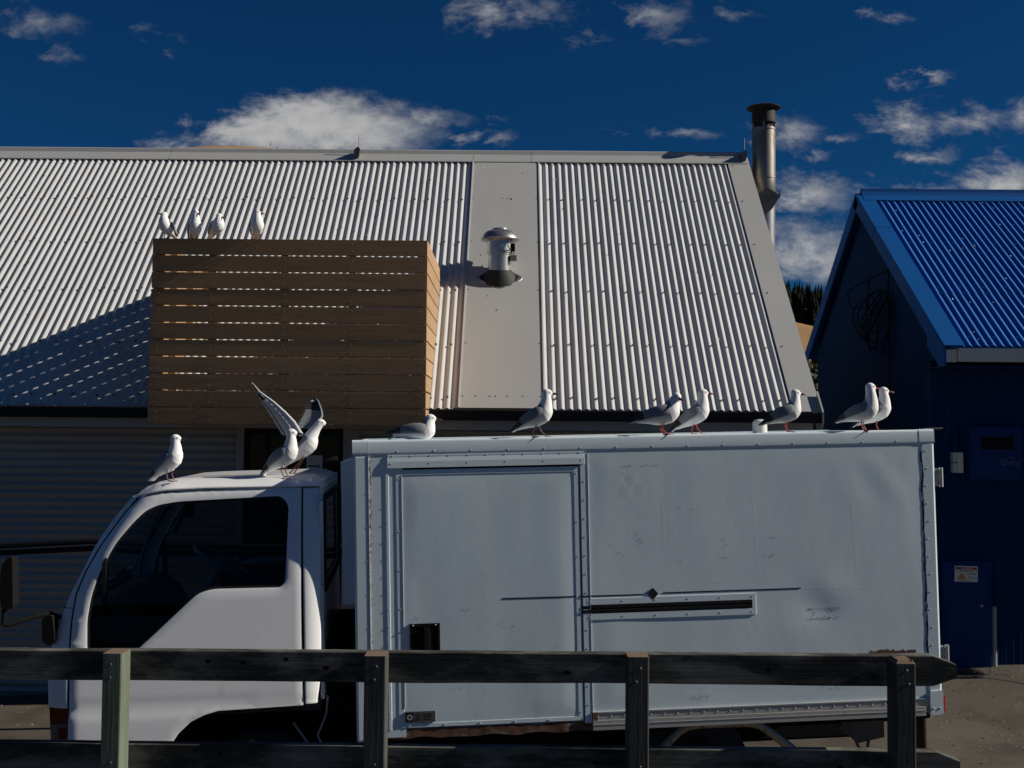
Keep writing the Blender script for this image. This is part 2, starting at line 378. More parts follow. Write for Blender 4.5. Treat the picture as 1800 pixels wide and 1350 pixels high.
# tar joint running across the yard and the strip of grit beside it
j = MB(); j.grid(30, 1, lambda u, v: (4.15+1.6*u+.018*math.sin(u*31)+.012*noise.noise((u*20, v, 0)), 11.02-1.9*u+.035*(v-.5)*(1+.6*noise.noise((u*14, 3, 0))), gz(4.15+1.6*u)+.004))
j.build('tar_joint', m_sealant, kind='structure')
# loose grit on the yard
mb = MB(); rr = random.Random(8)
for i in range(1500):
    x = rr.uniform(3.2, 6.5) if i % 4 else rr.uniform(-5.5, -3.0); y = rr.uniform(8.0, 11.1) if i % 3 else 11.1-abs(rr.gauss(0, .25)); r = rr.uniform(.003, .011); z = gz(x)
    mb.add([(x-r, y-r*.7, z), (x+r*.9, y-r, z), (x+r, y+r*.8, z), (x-r*.8, y+r, z), (x+r*.1, y, z+r*.9)], [(0, 1, 4), (1, 2, 4), (2, 3, 4), (3, 0, 4)], 0 if rr.random() < .7 else 1, False)
mb.build('grit', [m_conc, m_asph], kind='stuff', label='loose pale grit scattered over the brown asphalt yard', category='grit')
# raised footpath that carries the fence
f = MB(); f.box(-30, 30, -3.5, 4.3, -.6, .62); f.build('footpath', m_asph, kind='structure')

# ------------------------------------------------------------------ house
EY, EZ, RY_, RZ_ = 10.30, 2.57, 13.55, 5.70
HX0, HX1 = -8.36, 2.56
house = thing('house', 'cream house with steep corrugated steel roof and grey cladding behind the truck', 'house', (-2.6, 10.7, gz(-2.6)))
sn = Vector((0, -(RZ_-EZ), RY_-EY)).normalized()
def rp(x, t, h=0.): return (x, EY+(RY_-EY)*t+sn.y*h, EZ+(RZ_-EZ)*t+sn.z*h)
def rb(x, t, h=0.): q = rp(x, t, h); return (q[0], 2*RY_-q[1], q[2])
PITCH, AMP = .0762, .0105
def corr(x): return AMP*math.cos(2*math.pi*x/PITCH)
def sheet(x0, n, lift, fn, t0=0., t1=1.):
    mb = MB(); nx = n*10+6
    mb.grid(nx, 6, lambda u, v: fn(x0+u*nx*PITCH/10, t0+(t1-t0)*v, corr(u*nx*PITCH/10)+lift+.0015*noise.noise((x0*3+u*4, v*5, 0)))); return mb
x = HX0; k = 0
while x < -.50:
    n = min(10, round((-.47-x)/PITCH))
    if n < 1: break
    wpart(sheet(x, n, .0014*(k % 2), rp), 'roof_sheet', m_roofw, house); x += n*PITCH; k += 1
x = .30
for n in (10, 10, 10):
    wpart(sheet(x, n, .0014*(k % 2), rp), 'roof_sheet', m_roofw, house); x += n*PITCH; k += 1
mb = MB(); mb.grid(8, 20, lambda u, v: rp(-.478+.775*u, v*.995, .014+.0016*noise.noise((u*2.2, v*6, 4)))); mb.smooth = False
wpart(mb, 'flat_roof_panel', m_flat, house)
mb = MB()
for xx in (-.482, .296):     # raised side lips of the flat panel
    mb.add([rp(xx-.006, 0, -.008), rp(xx+.006, 0, -.008), rp(xx+.006, 0, .024), rp(xx-.006, 0, .024), rp(xx-.006, .995, -.008), rp(xx+.006, .995, -.008), rp(xx+.006, .995, .024), rp(xx-.006, .995, .024)],
           [(0, 1, 2, 3), (7, 6, 5, 4), (0, 4, 5, 1), (1, 5, 6, 2), (2, 6, 7, 3), (3, 7, 4, 0)])
wpart(mb, 'panel_lip', m_roofw, house)
mb = MB(); mb.grid(120, 2, lambda u, v: rb(HX0+(HX1+.2-HX0)*u, v, .01*math.cos(u*900))); wpart(mb, 'rear_roof', m_roofw, house)
# barge flashing along the gable
mb = MB(); b0, b1 = 2.545, 2.80
for fn, sg in ((rp, 1), (rb, -1)):
    mb.add([fn(b0, -.004, .017), fn(b1, -.004, .017), fn(b1, 1.0, .017), fn(b0, 1.0, .017), fn(b1, -.004, -.14), fn(b1, 1.0, -.14), fn(b0, -.004, .006), fn(b0, 1.0, .006)], [(0, 1, 2, 3), (1, 4, 5, 2), (0, 3, 7, 6)])
wpart(mb, 'barge_flashing', m_flat, house)
# ridge capping in three lengths
for a, b, l in ((HX0, -4.1, 0), (-4.1, .21, .002), (.21, 2.79, .004)):
    mb = MB(); pr = [(.954, .018), (.957, .022), (.99, .022)]
    ring = [rp(0, t, h+l) for t, h in pr]; top = [(0, RY_-.03, RZ_+.035+l), (0, RY_, RZ_+.048+l), (0, RY_+.03, RZ_+.035+l)]
    full = ring+top+[(0, 2*RY_-q[1], q[2]) for q in reversed(ring)]
    mb.add([(a, q[1], q[2]) for q in full]+[(b, q[1], q[2]) for q in full], [(i, i+len(full), i+1+len(full), i+1) for i in range(len(full)-1)])
    wpart(mb, 'ridge_cap', m_flat, house)
# roof screws: a row at every purlin
mb = MB()
def screw(p, r=.009, h=.007):
    p = Vector(p); ux = Vector((1, 0, 0)); uy = sn.cross(ux)
    q = [p+(ux*math.cos(a)+uy*math.sin(a))*r for a in [i*math.pi/3 for i in range(6)]]
    mb.add(q+[c+sn*h for c in q], [(6, 7, 8, 9, 10, 11)]+[(i, (i+1) % 6, (i+1) % 6+6, i+6) for i in range(6)])
for t in (.03, .20, .39, .582, .773, .945):
    x = HX0; i = 0
    while x < HX1-.02:
        if (x < -.52 or x > .34): screw(rp(x+random.uniform(-.004, .004), t+random.uniform(-.003, .003), AMP+.001), .0125 if t < .9 else .008, .009)
        x += PITCH*(3 if (i % 2 or t > .9) else 2) if t < .9 else PITCH*2; i += 1
    for xx in ((-.45, -.33, -.2, -.15, -.04, .1, .265) if t < .1 else (-.45, .265) if t not in (.582, .773) else (-.45, -.12, -.06, .265)): screw(rp(xx, t+.005, .015), .006, .004)
    screw(rp(2.60, t, .018), .007)
wpart(mb, 'roof_screws', m_screw, house, kind='stuff')
# droppings and lichen flecks with their own shape on the roof
mb = MB()
for i in range(90):
    xx = random.choice([random.uniform(-6, -.6), random.uniform(.4, 2.5), random.uniform(-.4, .2) if i % 3 == 0 else random.uniform(-6, -.6)]); t = random.random()**.6*.97
    kx = round((xx-HX0)/PITCH)*PITCH+HX0 if not -.5 < xx < .3 else xx
    base = AMP+.0016 if not -.5 < xx < .3 else .0165; r = random.uniform(.004, .012)
    mb.add([rp(kx+r*math.cos(a)*.8, t+r*.35*math.sin(a)*random.uniform(.7, 1.6), base) for a in [j*math.pi/3.5 for j in range(7)]], [tuple(range(7))], random.choice((0, 1, 1)))
wpart(mb, 'roof_flecks', [m_gullw, m_grime], house, kind='stuff')
# eaves
mb = MB(); mb.box(HX0, 2.785, EY-.075, EY+.02, EZ-.105, EZ-.012, .006); wpart(mb, 'gutter', m_black, house)
mb = MB(); mb.box(HX0, 2.74, EY+.05, EY+.075, EZ-.19, EZ-.03); wpart(mb, 'fascia_board', m_trimw, house)
mb = MB(); mb.box(HX0, 2.74, EY+.075, 10.72, EZ-.185, EZ-.17); wpart(mb, 'soffit', m_trimw, house)
mb = MB(); mb.prism([(EY-.08, EZ-.005), (EY+.12, EZ-.18+.37), (EY+.12, EZ-.2), (EY+.0, EZ-.2), (EY-.08, EZ-.1)], 'x', 2.79, 2.805); wpart(mb, 'barge_end', m_trimw, house)
# walls
WY = 10.70; zb, zt = -.4, EZ-.16
for a, b in ((HX0, -2.56), (-1.44, 2.62)):
    mb = MB(); nz = int((zt-zb)/PITCH*8)
    mb.grid(1, nz, lambda u, v: (a+(b-a)*u, WY-.010-AMP*math.cos(2*math.pi*(zb+(zt-zb)*v)/PITCH), zb+(zt-zb)*v)); wpart(mb, 'wall_cladding', m_clad, house)
for a, b in ((-2.575, -2.505), (-1.575, -1.425)):
    mb = MB(); mb.box(a, b, WY-.045, WY+.03, zb, zt, .004); wpart(mb, 'door_trim', m_clad, house)
mb = MB(); mb.prism([(WY+.01, -.4), (WY+.01, zt), (RY_, RZ_-.12), (2*RY_-WY, zt), (2*RY_-WY, -.4)], 'x', 2.62, 2.54); mb.prism([(WY+.01, -.4), (WY+.01, zt), (RY_, RZ_-.12), (2*RY_-WY, zt), (2*RY_-WY, -.4)], 'x', HX0, HX0+.08)
mb.box(HX0+.08, 2.54, 2*RY_-WY-.08, 2*RY_-WY, -.4, zt); wpart(mb, 'gable_wall', m_clad, house)
mb = MB(); mb.box(-3.2, -.9, 11.9, 11.95, -.3, 2.5); mb.box(-3.2, -.9, 10.80, 11.9, 2.44, 2.5); mb.box(-3.2, -3.15, 10.80, 11.9, -.3, 2.5); mb.box(-.95, -.9, 10.80, 11.9, -.3, 2.5); wpart(mb, 'room_lining', m_int, house)
dr = MB(); dr.box(-2.505, -2.455, WY-.02, WY+.04, -.2, 2.40); dr.box(-1.625, -1.575, WY-.02, WY+.04, -.2, 2.40); dr.box(-2.455, -1.625, WY-.02, WY+.04, 2.33, 2.40); dr.box(-2.30, -2.27, WY-.015, WY+.035, -.2, 2.33)
door = wpart(dr, 'glass_door', m_black, house)
mb = MB(); mb.box(-2.455, -1.625, WY+.005, WY+.012, -.2, 2.33); o = mb.build('door_pane', g_dark, door)
for i in range(26):
    mb = MB() if i == 0 else mb
    if i == 0:
        mb.add([(-1.86, WY+.06, .0), (-1.63, WY+.06, .0), (-1.63, WY+.085, .03), (-1.86, WY+.085, .03)], [(0, 1, 2, 3)]); sl_me = mb.mesh('blind_slat', m_grey, 0)
    o = link('blind_slat', sl_me, door); o.location = (0, 0, 1.15+i*.042)
# spikes on the ridge
for xx in (-1.87, 2.735):
    mb = MB(); c = Vector((xx, RY_-.06, RZ_))
    mb.prism([(xx-.035, RZ_+.0), (xx-.022, RZ_-.085), (xx+.026, RZ_-.085), (xx+.042, RZ_+.02), (xx+.012, RZ_+.045)], 'y', RY_-.16, RY_-.05)
    mb.tube([(xx+.02, RY_-.08, RZ_), (xx+.018, RY_-.08, RZ_+.20)], .006, 6); wpart(mb, 'ridge_spike', m_screw, house)

# sheet stuck to the door
sg = thing('door_notice', 'white notice with dark round emblem on the dark glass door', 'notice', (-1.843, WY-.024, 1.72))
mb = MB(); mb.box(-.074, .074, -.004, 0, 0, .41); mb.build('sheet', m_paper, sg)
mb = MB(); mb.box(-.055, .022, -.0052, -.0042, .303, .318); mb.box(-.035, .03, -.0052, -.0042, .369, .372)
rg = [(.036+.017*math.cos(a), .311+.017*math.sin(a)) for a in [i*math.pi/8 for i in range(16)]]; ri = [(.038+.008*math.cos(a), .313+.008*math.sin(a)) for a in [i*math.pi/8 for i in range(16)]]
mb.add([(p[0], -.0052, p[1]) for p in rg+ri], [(i, (i+1) % 16, (i+1) % 16+16, i+16) for i in range(16)]); mb.build('printed_mark', m_ink, sg, kind='stuff')

# ------------------------------------------------------------------ handrail in front of the house
hr = thing('handrail', 'black double tube handrail running along the front of the grey house', 'handrail', (-3.3, 9.4, gz(-3.3)))
hp = [(-7.0, 1.29), (-4.2, 1.395), (-3.45, 1.438), (-2.9, 1.405), (2.2, 1.40)]
mb = MB(); mb.tube([(a, 9.4, b) for a, b in hp], .024, 10); wpart(mb, 'top_rail', m_black, hr)
mb = MB(); mb.tube([(a, 9.42, b-.062) for a, b in hp], .022, 10); wpart(mb, 'lower_rail', m_black, hr)
mb = MB(); mb.tube([(a, 9.385, b-.034) for a, b in hp], .0035, 6); wpart(mb, 'rail_wire', m_galv, hr)
for xx, z in ((-6.6, 1.25), (-4.75, 1.31), (-2.2, 1.35), (-.4, 1.35), (1.4, 1.35)):
    mb = MB(); mb.tube([(xx, 9.43, gz(xx)-.05), (xx, 9.43, z)], .02, 8); mb.box(xx-.03, xx+.03, 9.405, 9.45, z-.05, z-.015); wpart(mb, 'rail_post', m_black, hr)

# ------------------------------------------------------------------ timber slat screen on the roof
SX0, SX1, SY_, SZ0 = -3.137, -.745, 9.85, 2.412
scr = thing('slat_screen', 'brown timber slat enclosure jutting from the corrugated roof above the door', 'screen', (-1.94, 10.3, SZ0))
BP = .1474; BH = .1385
def yroof(z): return EY+(z-EZ)/(RZ_-EZ)*(RY_-EY)
for i in range(11):
    z0 = SZ0+i*BP; z1 = z0+BH
    mb = MB(); mb.box(SX0-.0015*(11-i), SX1+random.uniform(-.003, .001), SY_+random.uniform(-.001, .001), SY_+.021, z0, z1, .003); wpart(mb, 'front_board', m_tim, scr)
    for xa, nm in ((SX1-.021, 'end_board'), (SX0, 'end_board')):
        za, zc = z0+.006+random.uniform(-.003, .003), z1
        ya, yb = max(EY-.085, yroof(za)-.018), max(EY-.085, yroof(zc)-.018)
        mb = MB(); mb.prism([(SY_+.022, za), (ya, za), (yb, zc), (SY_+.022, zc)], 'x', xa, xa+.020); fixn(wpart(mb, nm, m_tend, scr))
for xx in (-3.085, -2.62, -1.99, -1.40, -.80):
    mb = MB(); mb.box(xx-.032, xx+.032, SY_+.022, SY_+.085, SZ0, 3.99); wpart(mb, 'post', m_timin, scr)
for xx in (-3.085, -.80):
    for yy in (10.32, 10.85, 11.4):
        zl = max(SZ0, EZ+(yy+.05-EY)*.963+.03)
        mb = MB(); mb.box(xx-.032, xx+.032, yy-.03, yy+.03, zl, 3.99); wpart(mb, 'post', m_timin, scr)
    mb = MB(); mb.box(xx-.03, xx+.03, SY_+.086, 10.69, SZ0+.002, SZ0+.05); wpart(mb, 'bearer', m_timin, scr)

mb = MB()
for i in range(11):
    for xx in (-3.085, -2.62, -1.99, -1.40, -.80):
        for dz_ in (.035, .10): mb.ball((xx+random.uniform(-.008, .008), SY_-.0005, SZ0+i*BP+dz_), (.0055, .002, .0055), 8)
wpart(mb, 'nail_heads', m_screw, scr, kind='stuff')

# ------------------------------------------------------------------ roof fan
vx, vy, vz = -.138, 11.73, 3.944
fan = thing('roof_fan', 'round galvanised extractor fan with domed cap on the flat roof panel', 'roof vent', (vx, vy, vz))
mb = MB(); mb.lathe([(.118, -.15), (.118, .245), (.124, .25), (.124, .265), (.134, .27), (.134, .40)], seg=36); mb.build('body', m_galv, fan)
mb = MB(); mb.lathe([(.128, .385), (.195, .405), (.202, .413), (.196, .43), (.175, .468), (.14, .495), (.085, .515), (.08, .527), (.0005, .532)], seg=40); mb.build('cap', m_galv, fan)
rot = Matrix.Rotation(math.atan2(RZ_-EZ, RY_-EY), 4, 'X')
def flash(hx, hy, h0, h1, r0):
    o = [(hx, 0), (0, hy), (-hx, 0), (0, -hy)]; o = rounded(o, .09, 4); n = len(o)
    rin = [(r0*math.cos(a), r0*math.sin(a)) for a in [math.atan2(p[1], p[0]) for p in o]]
    v = [rot @ Vector((p[0], p[1], h0)) for p in o]+[rot @ Vector((p[0]*.93, p[1]*.93, h1)) for p in o]
    mb = MB(); mb.add(v, [(i, (i+1) % n, (i+1) % n+n, i+n) for i in range(n)]+[tuple(range(n, 2*n))], None, False); return mb
flash(.285, .215, .010, .022, 0).build('flashing_rim', m_galv, fan)
mb = flash(.255, .185, .018, .030, 0)
mb.loft([[Vector((.19*math.cos(a), .13*math.sin(a), .125*math.sin(a)+.012)) for a in [i*math.pi/12 for i in range(24)]], [Vector((.14*math.cos(a), .135*math.sin(a), .06*math.sin(a)+.07)) for a in [i*math.pi/12 for i in range(24)]], [Vector((.121*math.cos(a), .121*math.sin(a), .02*math.sin(a)+.10)) for a in [i*math.pi/12 for i in range(24)]]])
mb.build('flashing_boot', m_rubber, fan)
mb = MB(); mb.box(.118, .158, -.075, -.03, .285, .365, .004); mb.box(.122, .130, -.06, -.05, .24, .29); mb.box(.142, .150, -.06, -.05, .24, .29); mb.build('switch_box', m_black, fan)
mb = MB(); mb.box(.112, .178, -.085, -.03, .185, .243, .004); mb.build('junction_box', m_grey, fan)
mb = MB(); mb.tube([(.09, -.115, .375), (.085, -.135, .33), (.10, -.125, .30), (.125, -.08, .30)], .006, 6); mb.build('cable', m_black, fan)

# ------------------------------------------------------------------ flue
fl = thing('flue', 'tall sooty steel flue pipe with flat cap beside the gable of the cream house', 'flue', (3.022, 13.63, gz(3.02)))
def fp(mb, n, m): return mb.build(n, m, fl)
Z = lambda z: 2.35+(z-2.35)*.9735-gz(3.02)
mb = MB(); mb.lathe([(.135, Z(0)), (.135, Z(5.35))], seg=32); fp(mb, 'lower_pipe', m_galv)
mb = MB(); mb.lathe([(.136, Z(5.30)), (.142, Z(5.31)), (.142, Z(5.52)), (.147, Z(5.525)), (.147, Z(5.545)), (.141, Z(5.55)), (.141, Z(6.13)), (.147, Z(6.135)), (.147, Z(6.16))], seg=36); fp(mb, 'upper_pipe', m_flue)
mb = MB(); mb.lathe([(.115, Z(6.16)), (.115, Z(6.23))], seg=24); fp(mb, 'throat', m_soot)
for a in range(6):
    q = a*math.pi/3+.3; c, s_ = .138*math.cos(q), .138*math.sin(q)
    mb = MB(); mb.box(c-.012, c+.012, s_-.006, s_+.006, Z(6.15), Z(6.25)); fp(mb, 'strut', m_flue)
mb = MB(); mb.lathe([(.140, Z(6.22)), (.146, Z(6.225)), (.146, Z(6.255)), (.140, Z(6.26)), (.139, Z(6.385))], seg=32); fp(mb, 'collar', m_soot)
mb = MB(); mb.lathe([(.12, Z(6.38)), (.20, Z(6.415)), (.203, Z(6.424)), (.19, Z(6.432)), (.0005, Z(6.44))], seg=36); fp(mb, 'cap', m_soot)
mb = MB(); mb.prism([(-.16, Z(5.29)), (.165, Z(5.29)), (.06, Z(5.12)), (-.10, Z(4.98)), (-.2, Z(5.0))], 'y', -.17, .17); mb.prism([(-.15, Z(5.29)), (.16, Z(5.29)), (.02, Z(5.38))], 'y', -.175, -.160); mb.box(.155, .163, -.16, -.10, Z(5.28), Z(5.36)); fp(mb, 'wall_bracket', m_screw)

# ------------------------------------------------------------------ blue shed
shed = thing('blue_shed', 'blue corrugated steel shed with bright blue gable roof', 'shed', (6.5, 11.25, gz(6.5)))
SWX, SWY, SRX = 4.14, 11.25, 4.03
QEY, QEZ, QRY, QRZ = 10.60, 3.20, 13.30, 5.19
qn = Vector((0, -(QRZ-QEZ), QRY-QEY)).normalized()
def qp(x, t, h=0.): return (x, QEY+(QRY-QEY)*t+qn.y*h, QEZ+(QRZ-QEZ)*t+qn.z*h)
def qb(x, t, h=0.): q = qp(x, .1+.9*t, h); return (q[0], 2*QRY-q[1], q[2])
x = SRX+.165; k = 0
while x < 9.5:
    for t0, t1, l in ((0, .31, 0.), (.30, 1., .004)):
        mb = MB(); nx = 106
        mb.grid(nx, 3, lambda u, v: qp(x+u*nx*PITCH/10, t0+(t1-t0)*v, corr(u*nx*PITCH/10)+l+.0014*(k % 2))); wpart(mb, 'roof_sheet', m_blue, shed)
    x += 10*PITCH; k += 1
mb = MB(); mb.grid(150, 1, lambda u, v: qb(SRX+.2+5.4*u, v, .008*math.cos(u*1000))); wpart(mb, 'rear_roof', m_blue, shed)
for fn, nm in ((qp, 'barge_flashing'), (qb, 'barge_flashing')):
    for t0, t1, l in (((-.004, .74, 0), (.735, 1.0, .003)) if fn is qp else ((0, 1, 0),)):
        mb = MB(); mb.add([fn(SRX, t0, .016+l), fn(SRX+.19, t0, .016+l), fn(SRX+.19, t1, .016+l), fn(SRX, t1, .016+l), fn(SRX, t0, -.15), fn(SRX, t1, -.15), fn(SRX+.19, t0, .0), fn(SRX+.19, t1, .0), fn(SRX+.02, t0, -.15), fn(SRX+.02, t1, -.15)],
            [(0, 1, 2, 3), (0, 3, 5, 4), (1, 6, 7, 2), (4, 5, 9, 8)]); wpart(mb, nm, m_bluef, shed)
mb = MB(); ring = [qp(0, .945, .022), qp(0, .985, .024), (0, QRY-.03, QRZ+.035), (0, QRY-.02, QRZ+.075), (0, QRY+.02, QRZ+.075), (0, QRY+.03, QRZ+.035), (0, QRY+.2, QRZ-.12)]
mb.add([(a, q[1], q[2]) for a in (SRX+.06, 9.6) for q in ring], [(i, i+7, i+8, i+1) for i in range(6)]+[(0, 1, 2, 3, 4, 5, 6)]); wpart(mb, 'ridge_cap', m_bluef, shed)
mb = MB()
for i in range(70):
    xx = SRX+.3+random.random()*3.2; t = random.random(); kx = round((xx-SRX-.2)/PITCH)*PITCH+SRX+.2; r = random.uniform(.003, .009)
    mb.add([qp(kx+r*math.cos(a)*.7, min(.97, t)+r*.5*math.sin(a), AMP+.0065) for a in [j*math.pi/3 for j in range(6)]], [tuple(range(6))])
wpart(mb, 'roof_droppings', m_gullw, shed, kind='stuff')
mb = MB(); sn_keep = sn
for t in (.04, .29, .33, .62, .93):
    xx = SRX+.2+PITCH
    while xx < 8.6:
        p = Vector(qp(xx, t, AMP+.003)); q = [p+Vector((.009*math.cos(a), 0, 0))+qn.cross(Vector((1, 0, 0)))*.009*math.sin(a) for a in [i*math.pi/3 for i in range(6)]]
        mb.add(q+[c+qn*.008 for c in q], [(6, 7, 8, 9, 10, 11)]+[(i, (i+1) % 6, (i+1) % 6+6, i+6) for i in range(6)]); xx += PITCH*3
wpart(mb, 'roof_screws', m_bluef, shed, kind='stuff')
# gable wall (vertical corrugations) and front wall
mb = MB(); n = 300; ny0, ny1 = SWY, 15.4
def gtop(y): return QRZ-.10-abs(y-QRY)*(QRZ-QEZ)/(QRY-QEY)
ys = sorted([ny0+(ny1-ny0)*i/n for i in range(n+1)])
v = []; 
for y in ys: d = .006*math.cos(2*math.pi*y/.0762)*(1 if True else 0); v += [(SWX+d, y, -.2), (SWX+d, y, gtop(y))]
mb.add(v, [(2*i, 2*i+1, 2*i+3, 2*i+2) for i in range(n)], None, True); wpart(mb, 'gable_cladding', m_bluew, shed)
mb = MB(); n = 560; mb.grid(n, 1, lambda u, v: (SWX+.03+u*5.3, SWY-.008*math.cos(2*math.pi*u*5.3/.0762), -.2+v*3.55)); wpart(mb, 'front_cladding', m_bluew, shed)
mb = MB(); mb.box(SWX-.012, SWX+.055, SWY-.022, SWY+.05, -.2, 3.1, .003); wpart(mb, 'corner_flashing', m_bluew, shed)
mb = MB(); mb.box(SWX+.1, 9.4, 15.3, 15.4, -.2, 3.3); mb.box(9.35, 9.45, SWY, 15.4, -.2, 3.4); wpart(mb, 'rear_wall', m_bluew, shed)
mb = MB(); mb.box(SRX+.02, 9.6, QEY+.1, SWY-.01, QEZ-.19, QEZ-.175); wpart(mb, 'soffit', m_bluew, shed)
mb = MB(); mb.box(SRX+.13, 9.6, QEY-.03, QEY+.07, QEZ-.145, QEZ-.012, .006); wpart(mb, 'gutter', m_gutw, shed)
mb = MB(); mb.box(SRX+.02, SRX+.125, QEY+.0, QEY+.05, QEZ-.15, QEZ-.03, .006); wpart(mb, 'gutter_end', m_gutw, shed)
mb = MB(); mb.box(SRX+.05, 9.6, QEY-.035, QEY+.09, QEZ-.022, QEZ-.008); wpart(mb, 'eave_flashing', m_bluef, shed)
mb = MB(); mb.prism([(QEY-.01, QEZ-.01), (QEY+.42, QEZ+.29), (QEY+.42, QEZ+.03), (QEY+.1, QEZ-.19), (QEY-.01, QEZ-.19)], 'x', SRX-.005, SRX+.018); wpart(mb, 'barge_foot', m_bluef, shed)

mt = thing('meter_box', 'dark blue meter box with small window and scrawled tag on the shed wall', 'meter box', (4.72, SWY-.012, 1.94))
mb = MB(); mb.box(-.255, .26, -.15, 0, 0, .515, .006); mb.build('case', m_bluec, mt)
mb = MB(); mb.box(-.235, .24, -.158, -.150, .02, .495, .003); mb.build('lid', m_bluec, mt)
mb = MB(); mb.box(-.15, .165, -.162, -.158, .29, .415); mb.build('window', m_blackm, mt)
mb = MB(); scrib = [[(.04, .155), (.06, .175), (.085, .165), (.07, .145), (.05, .14), (.075, .125), (.10, .135)], [(.11, .19), (.105, .125)], [(.13, .15), (.15, .12), (.155, .155), (.14, .16)], [(.165, .155), (.18, .12), (.195, .16)], [(.205, .15), (.215, .10), (.235, .13), (.225, .16), (.24, .12)], [(.14, .205), (.16, .19), (.175, .175)]]
for L in scrib: mb.tube([(a-.015, -.1595, b+.02) for a, b in L], .0022, 4)
mb.build('scrawl', m_grey, mt)
sw = thing('switch_housing', 'small white two part switch housing beside the blue meter box', 'switch box', (4.375, SWY-.01, 2.0))
mb = MB(); mb.box(-.001, .046, -.09, 0, 0, .20, .004); mb.build('case', m_paper, sw)
mb = MB(); mb.box(-.046, -.001, -.07, 0, .107, .20, .003); mb.build('upper_cover', m_gutw, sw)
mb = MB(); mb.box(-.046, -.001, -.07, 0, 0, .10, .003); mb.box(-.047, -.03, -.072, -.068, .03, .085, .001); mb.build('lower_cover', m_gutw, sw)
cb = thing('power_cabinet', 'tall dark blue cabinet with a warning sign against the shed wall', 'cabinet', (4.445, SWY-.02, gz(4.45)))
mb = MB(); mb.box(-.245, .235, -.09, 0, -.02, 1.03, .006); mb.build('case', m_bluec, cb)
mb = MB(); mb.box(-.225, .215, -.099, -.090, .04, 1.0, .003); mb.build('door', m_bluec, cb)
mb = MB(); mb.tube([(.13, -.099, .60), (.13, -.115, .60)], .014, 10); mb.build('knob', m_grey, cb)
ws = thing('warning_sign', 'small white danger sign with red band and orange triangle on blue cabinet', 'sign', (4.428, SWY-.121, .945))
ws.rotation_euler = (0, rad(1.2), 0)
mb = MB(); mb.box(-.112, .112, -.002, 0, 0, .152); mb.build('plate', m_paper, ws)
mb = MB(); mb.box(-.102, .102, -.0032, -.0022, .118, .142); mb.build('red_band', m_signr, ws)
mb = MB(); mb.prism([(-.088, .022), (.0, .022), (-.045, .090)], 'y', -.0036, -.0022); mb.build('triangle', m_signo, ws)
mb = MB()
for a, b, z, h in ((-.07, .075, .100, .008), (.01, .098, .080, .004), (.01, .09, .070, .004), (-.09, .085, .010, .003), (-.103, -.09, .100, .010), (.09, .103, .100, .010)): mb.box(a, b, -.0032, -.0022, z, z+h)
mb.build('print', m_ink, ws)
XZ = Matrix.Rotation(math.pi/2, 4, 'X')
text('DANGER', .026, m_paper, 'lettering', ws, Matrix.Translation((.012, -.0036, .130)) @ XZ)
text('Orion', .034, m_ink, 'lettering', ws, Matrix.Translation((.058, -.003, .042)) @ XZ)
gp = MB(); gp.tube([(4.725, SWY-.05, gz(4.7)-.03), (4.725, SWY-.05, .70)], .026, 14); gp.box(4.69, 4.76, SWY-.04, SWY, .5, .53); gp.build('conduit_pipe', m_grey, label='short grey conduit standing beside the blue power cabinet', category='pipe')
# coil of cable hung on the gable wall
co = thing('cable_coil', 'tangled coil of black cable hanging on the blue gable wall', 'cable', (SWX-.02, 12.45, 3.86))
mb = MB(); rr = random.Random(5)
for kx in range(9):
    cy_, cz = rr.uniform(-.08, .08), rr.uniform(-.35, -.15); r0 = rr.uniform(.16, .30); L = []
    for i in range(29):
        a = 2*math.pi*i/28; L.append((-.15-.13*math.cos(a+.4*kx)*(r0/.25)-.01*rr.random(), cy_+r0*.9*math.cos(a)*(1+.15*math.sin(2*a+kx)), cz+r0*math.sin(a)*(1+.12*math.cos(3*a+kx))))
    mb.tube(L, .007, 5)
mb.build('loops', m_blackm, co)
mb = MB()
for L in ([(0, -.10, .52), (-.03, -.11, .36), (-.03, -.12, .2), (-.03, -.10, -.05), (-.03, -.14, -.6), (-.02, -.14, -1.3)], [(-.02, -.12, .3), (-.20, .25, .22), (-.32, .45, .12), (-.28, .4, -.05), (-.12, .15, -.1)], [(-.03, -.1, .3), (-.15, .18, .25), (-.18, .12, -.1)], [(-.03, -.14, .05), (-.05, -.2, -.3), (-.04, .1, -.62), (-.03, .4, -.5)]): mb.tube(L, .008, 5)
mb.box(-.04, .03, -.13, -.08, .30, .40); mb.build('hanging_cable', m_blackm, co)

# ------------------------------------------------------------------ hills
def hill(name, cx, cy, fn, ext, n, mat):
    mb = MB(); mb.grid(n, n, lambda u, v: (cx+(u-.5)*2*ext[0], cy+(v-.5)*2*ext[1], fn(cx+(u-.5)*2*ext[0], cy+(v-.5)*2*ext[1]))); return mb.build(name, mat, kind='structure')
LHX, LHY = -.2285*1300, 1300.
def lh(x, y): d = math.hypot((x-LHX)/560, (y-LHY)/520); return -6+max(0, 330.6*math.exp(-d*d*1.2)-4)+6*noise.noise((x*.012, y*.012, 1))*min(1, d*4)
hill('hill', LHX, LHY, lh, (900, 800), 70, m_hillg)
def rh(x, y):
    s = min(1, max(0, (y-150)/300)); s = s*s*(3-2*s); b = min(1, max(0, (900-y)/300)); k = math.exp(-((x-70)/110)**2*.9)
    return -4+(54*s*b)*k*(1+.04*noise.noise((x*.03, y*.03, 2)))
hill('hill', 90, 520, rh, (420, 420), 80, m_grass)
tzs = lh(LHX, LHY)
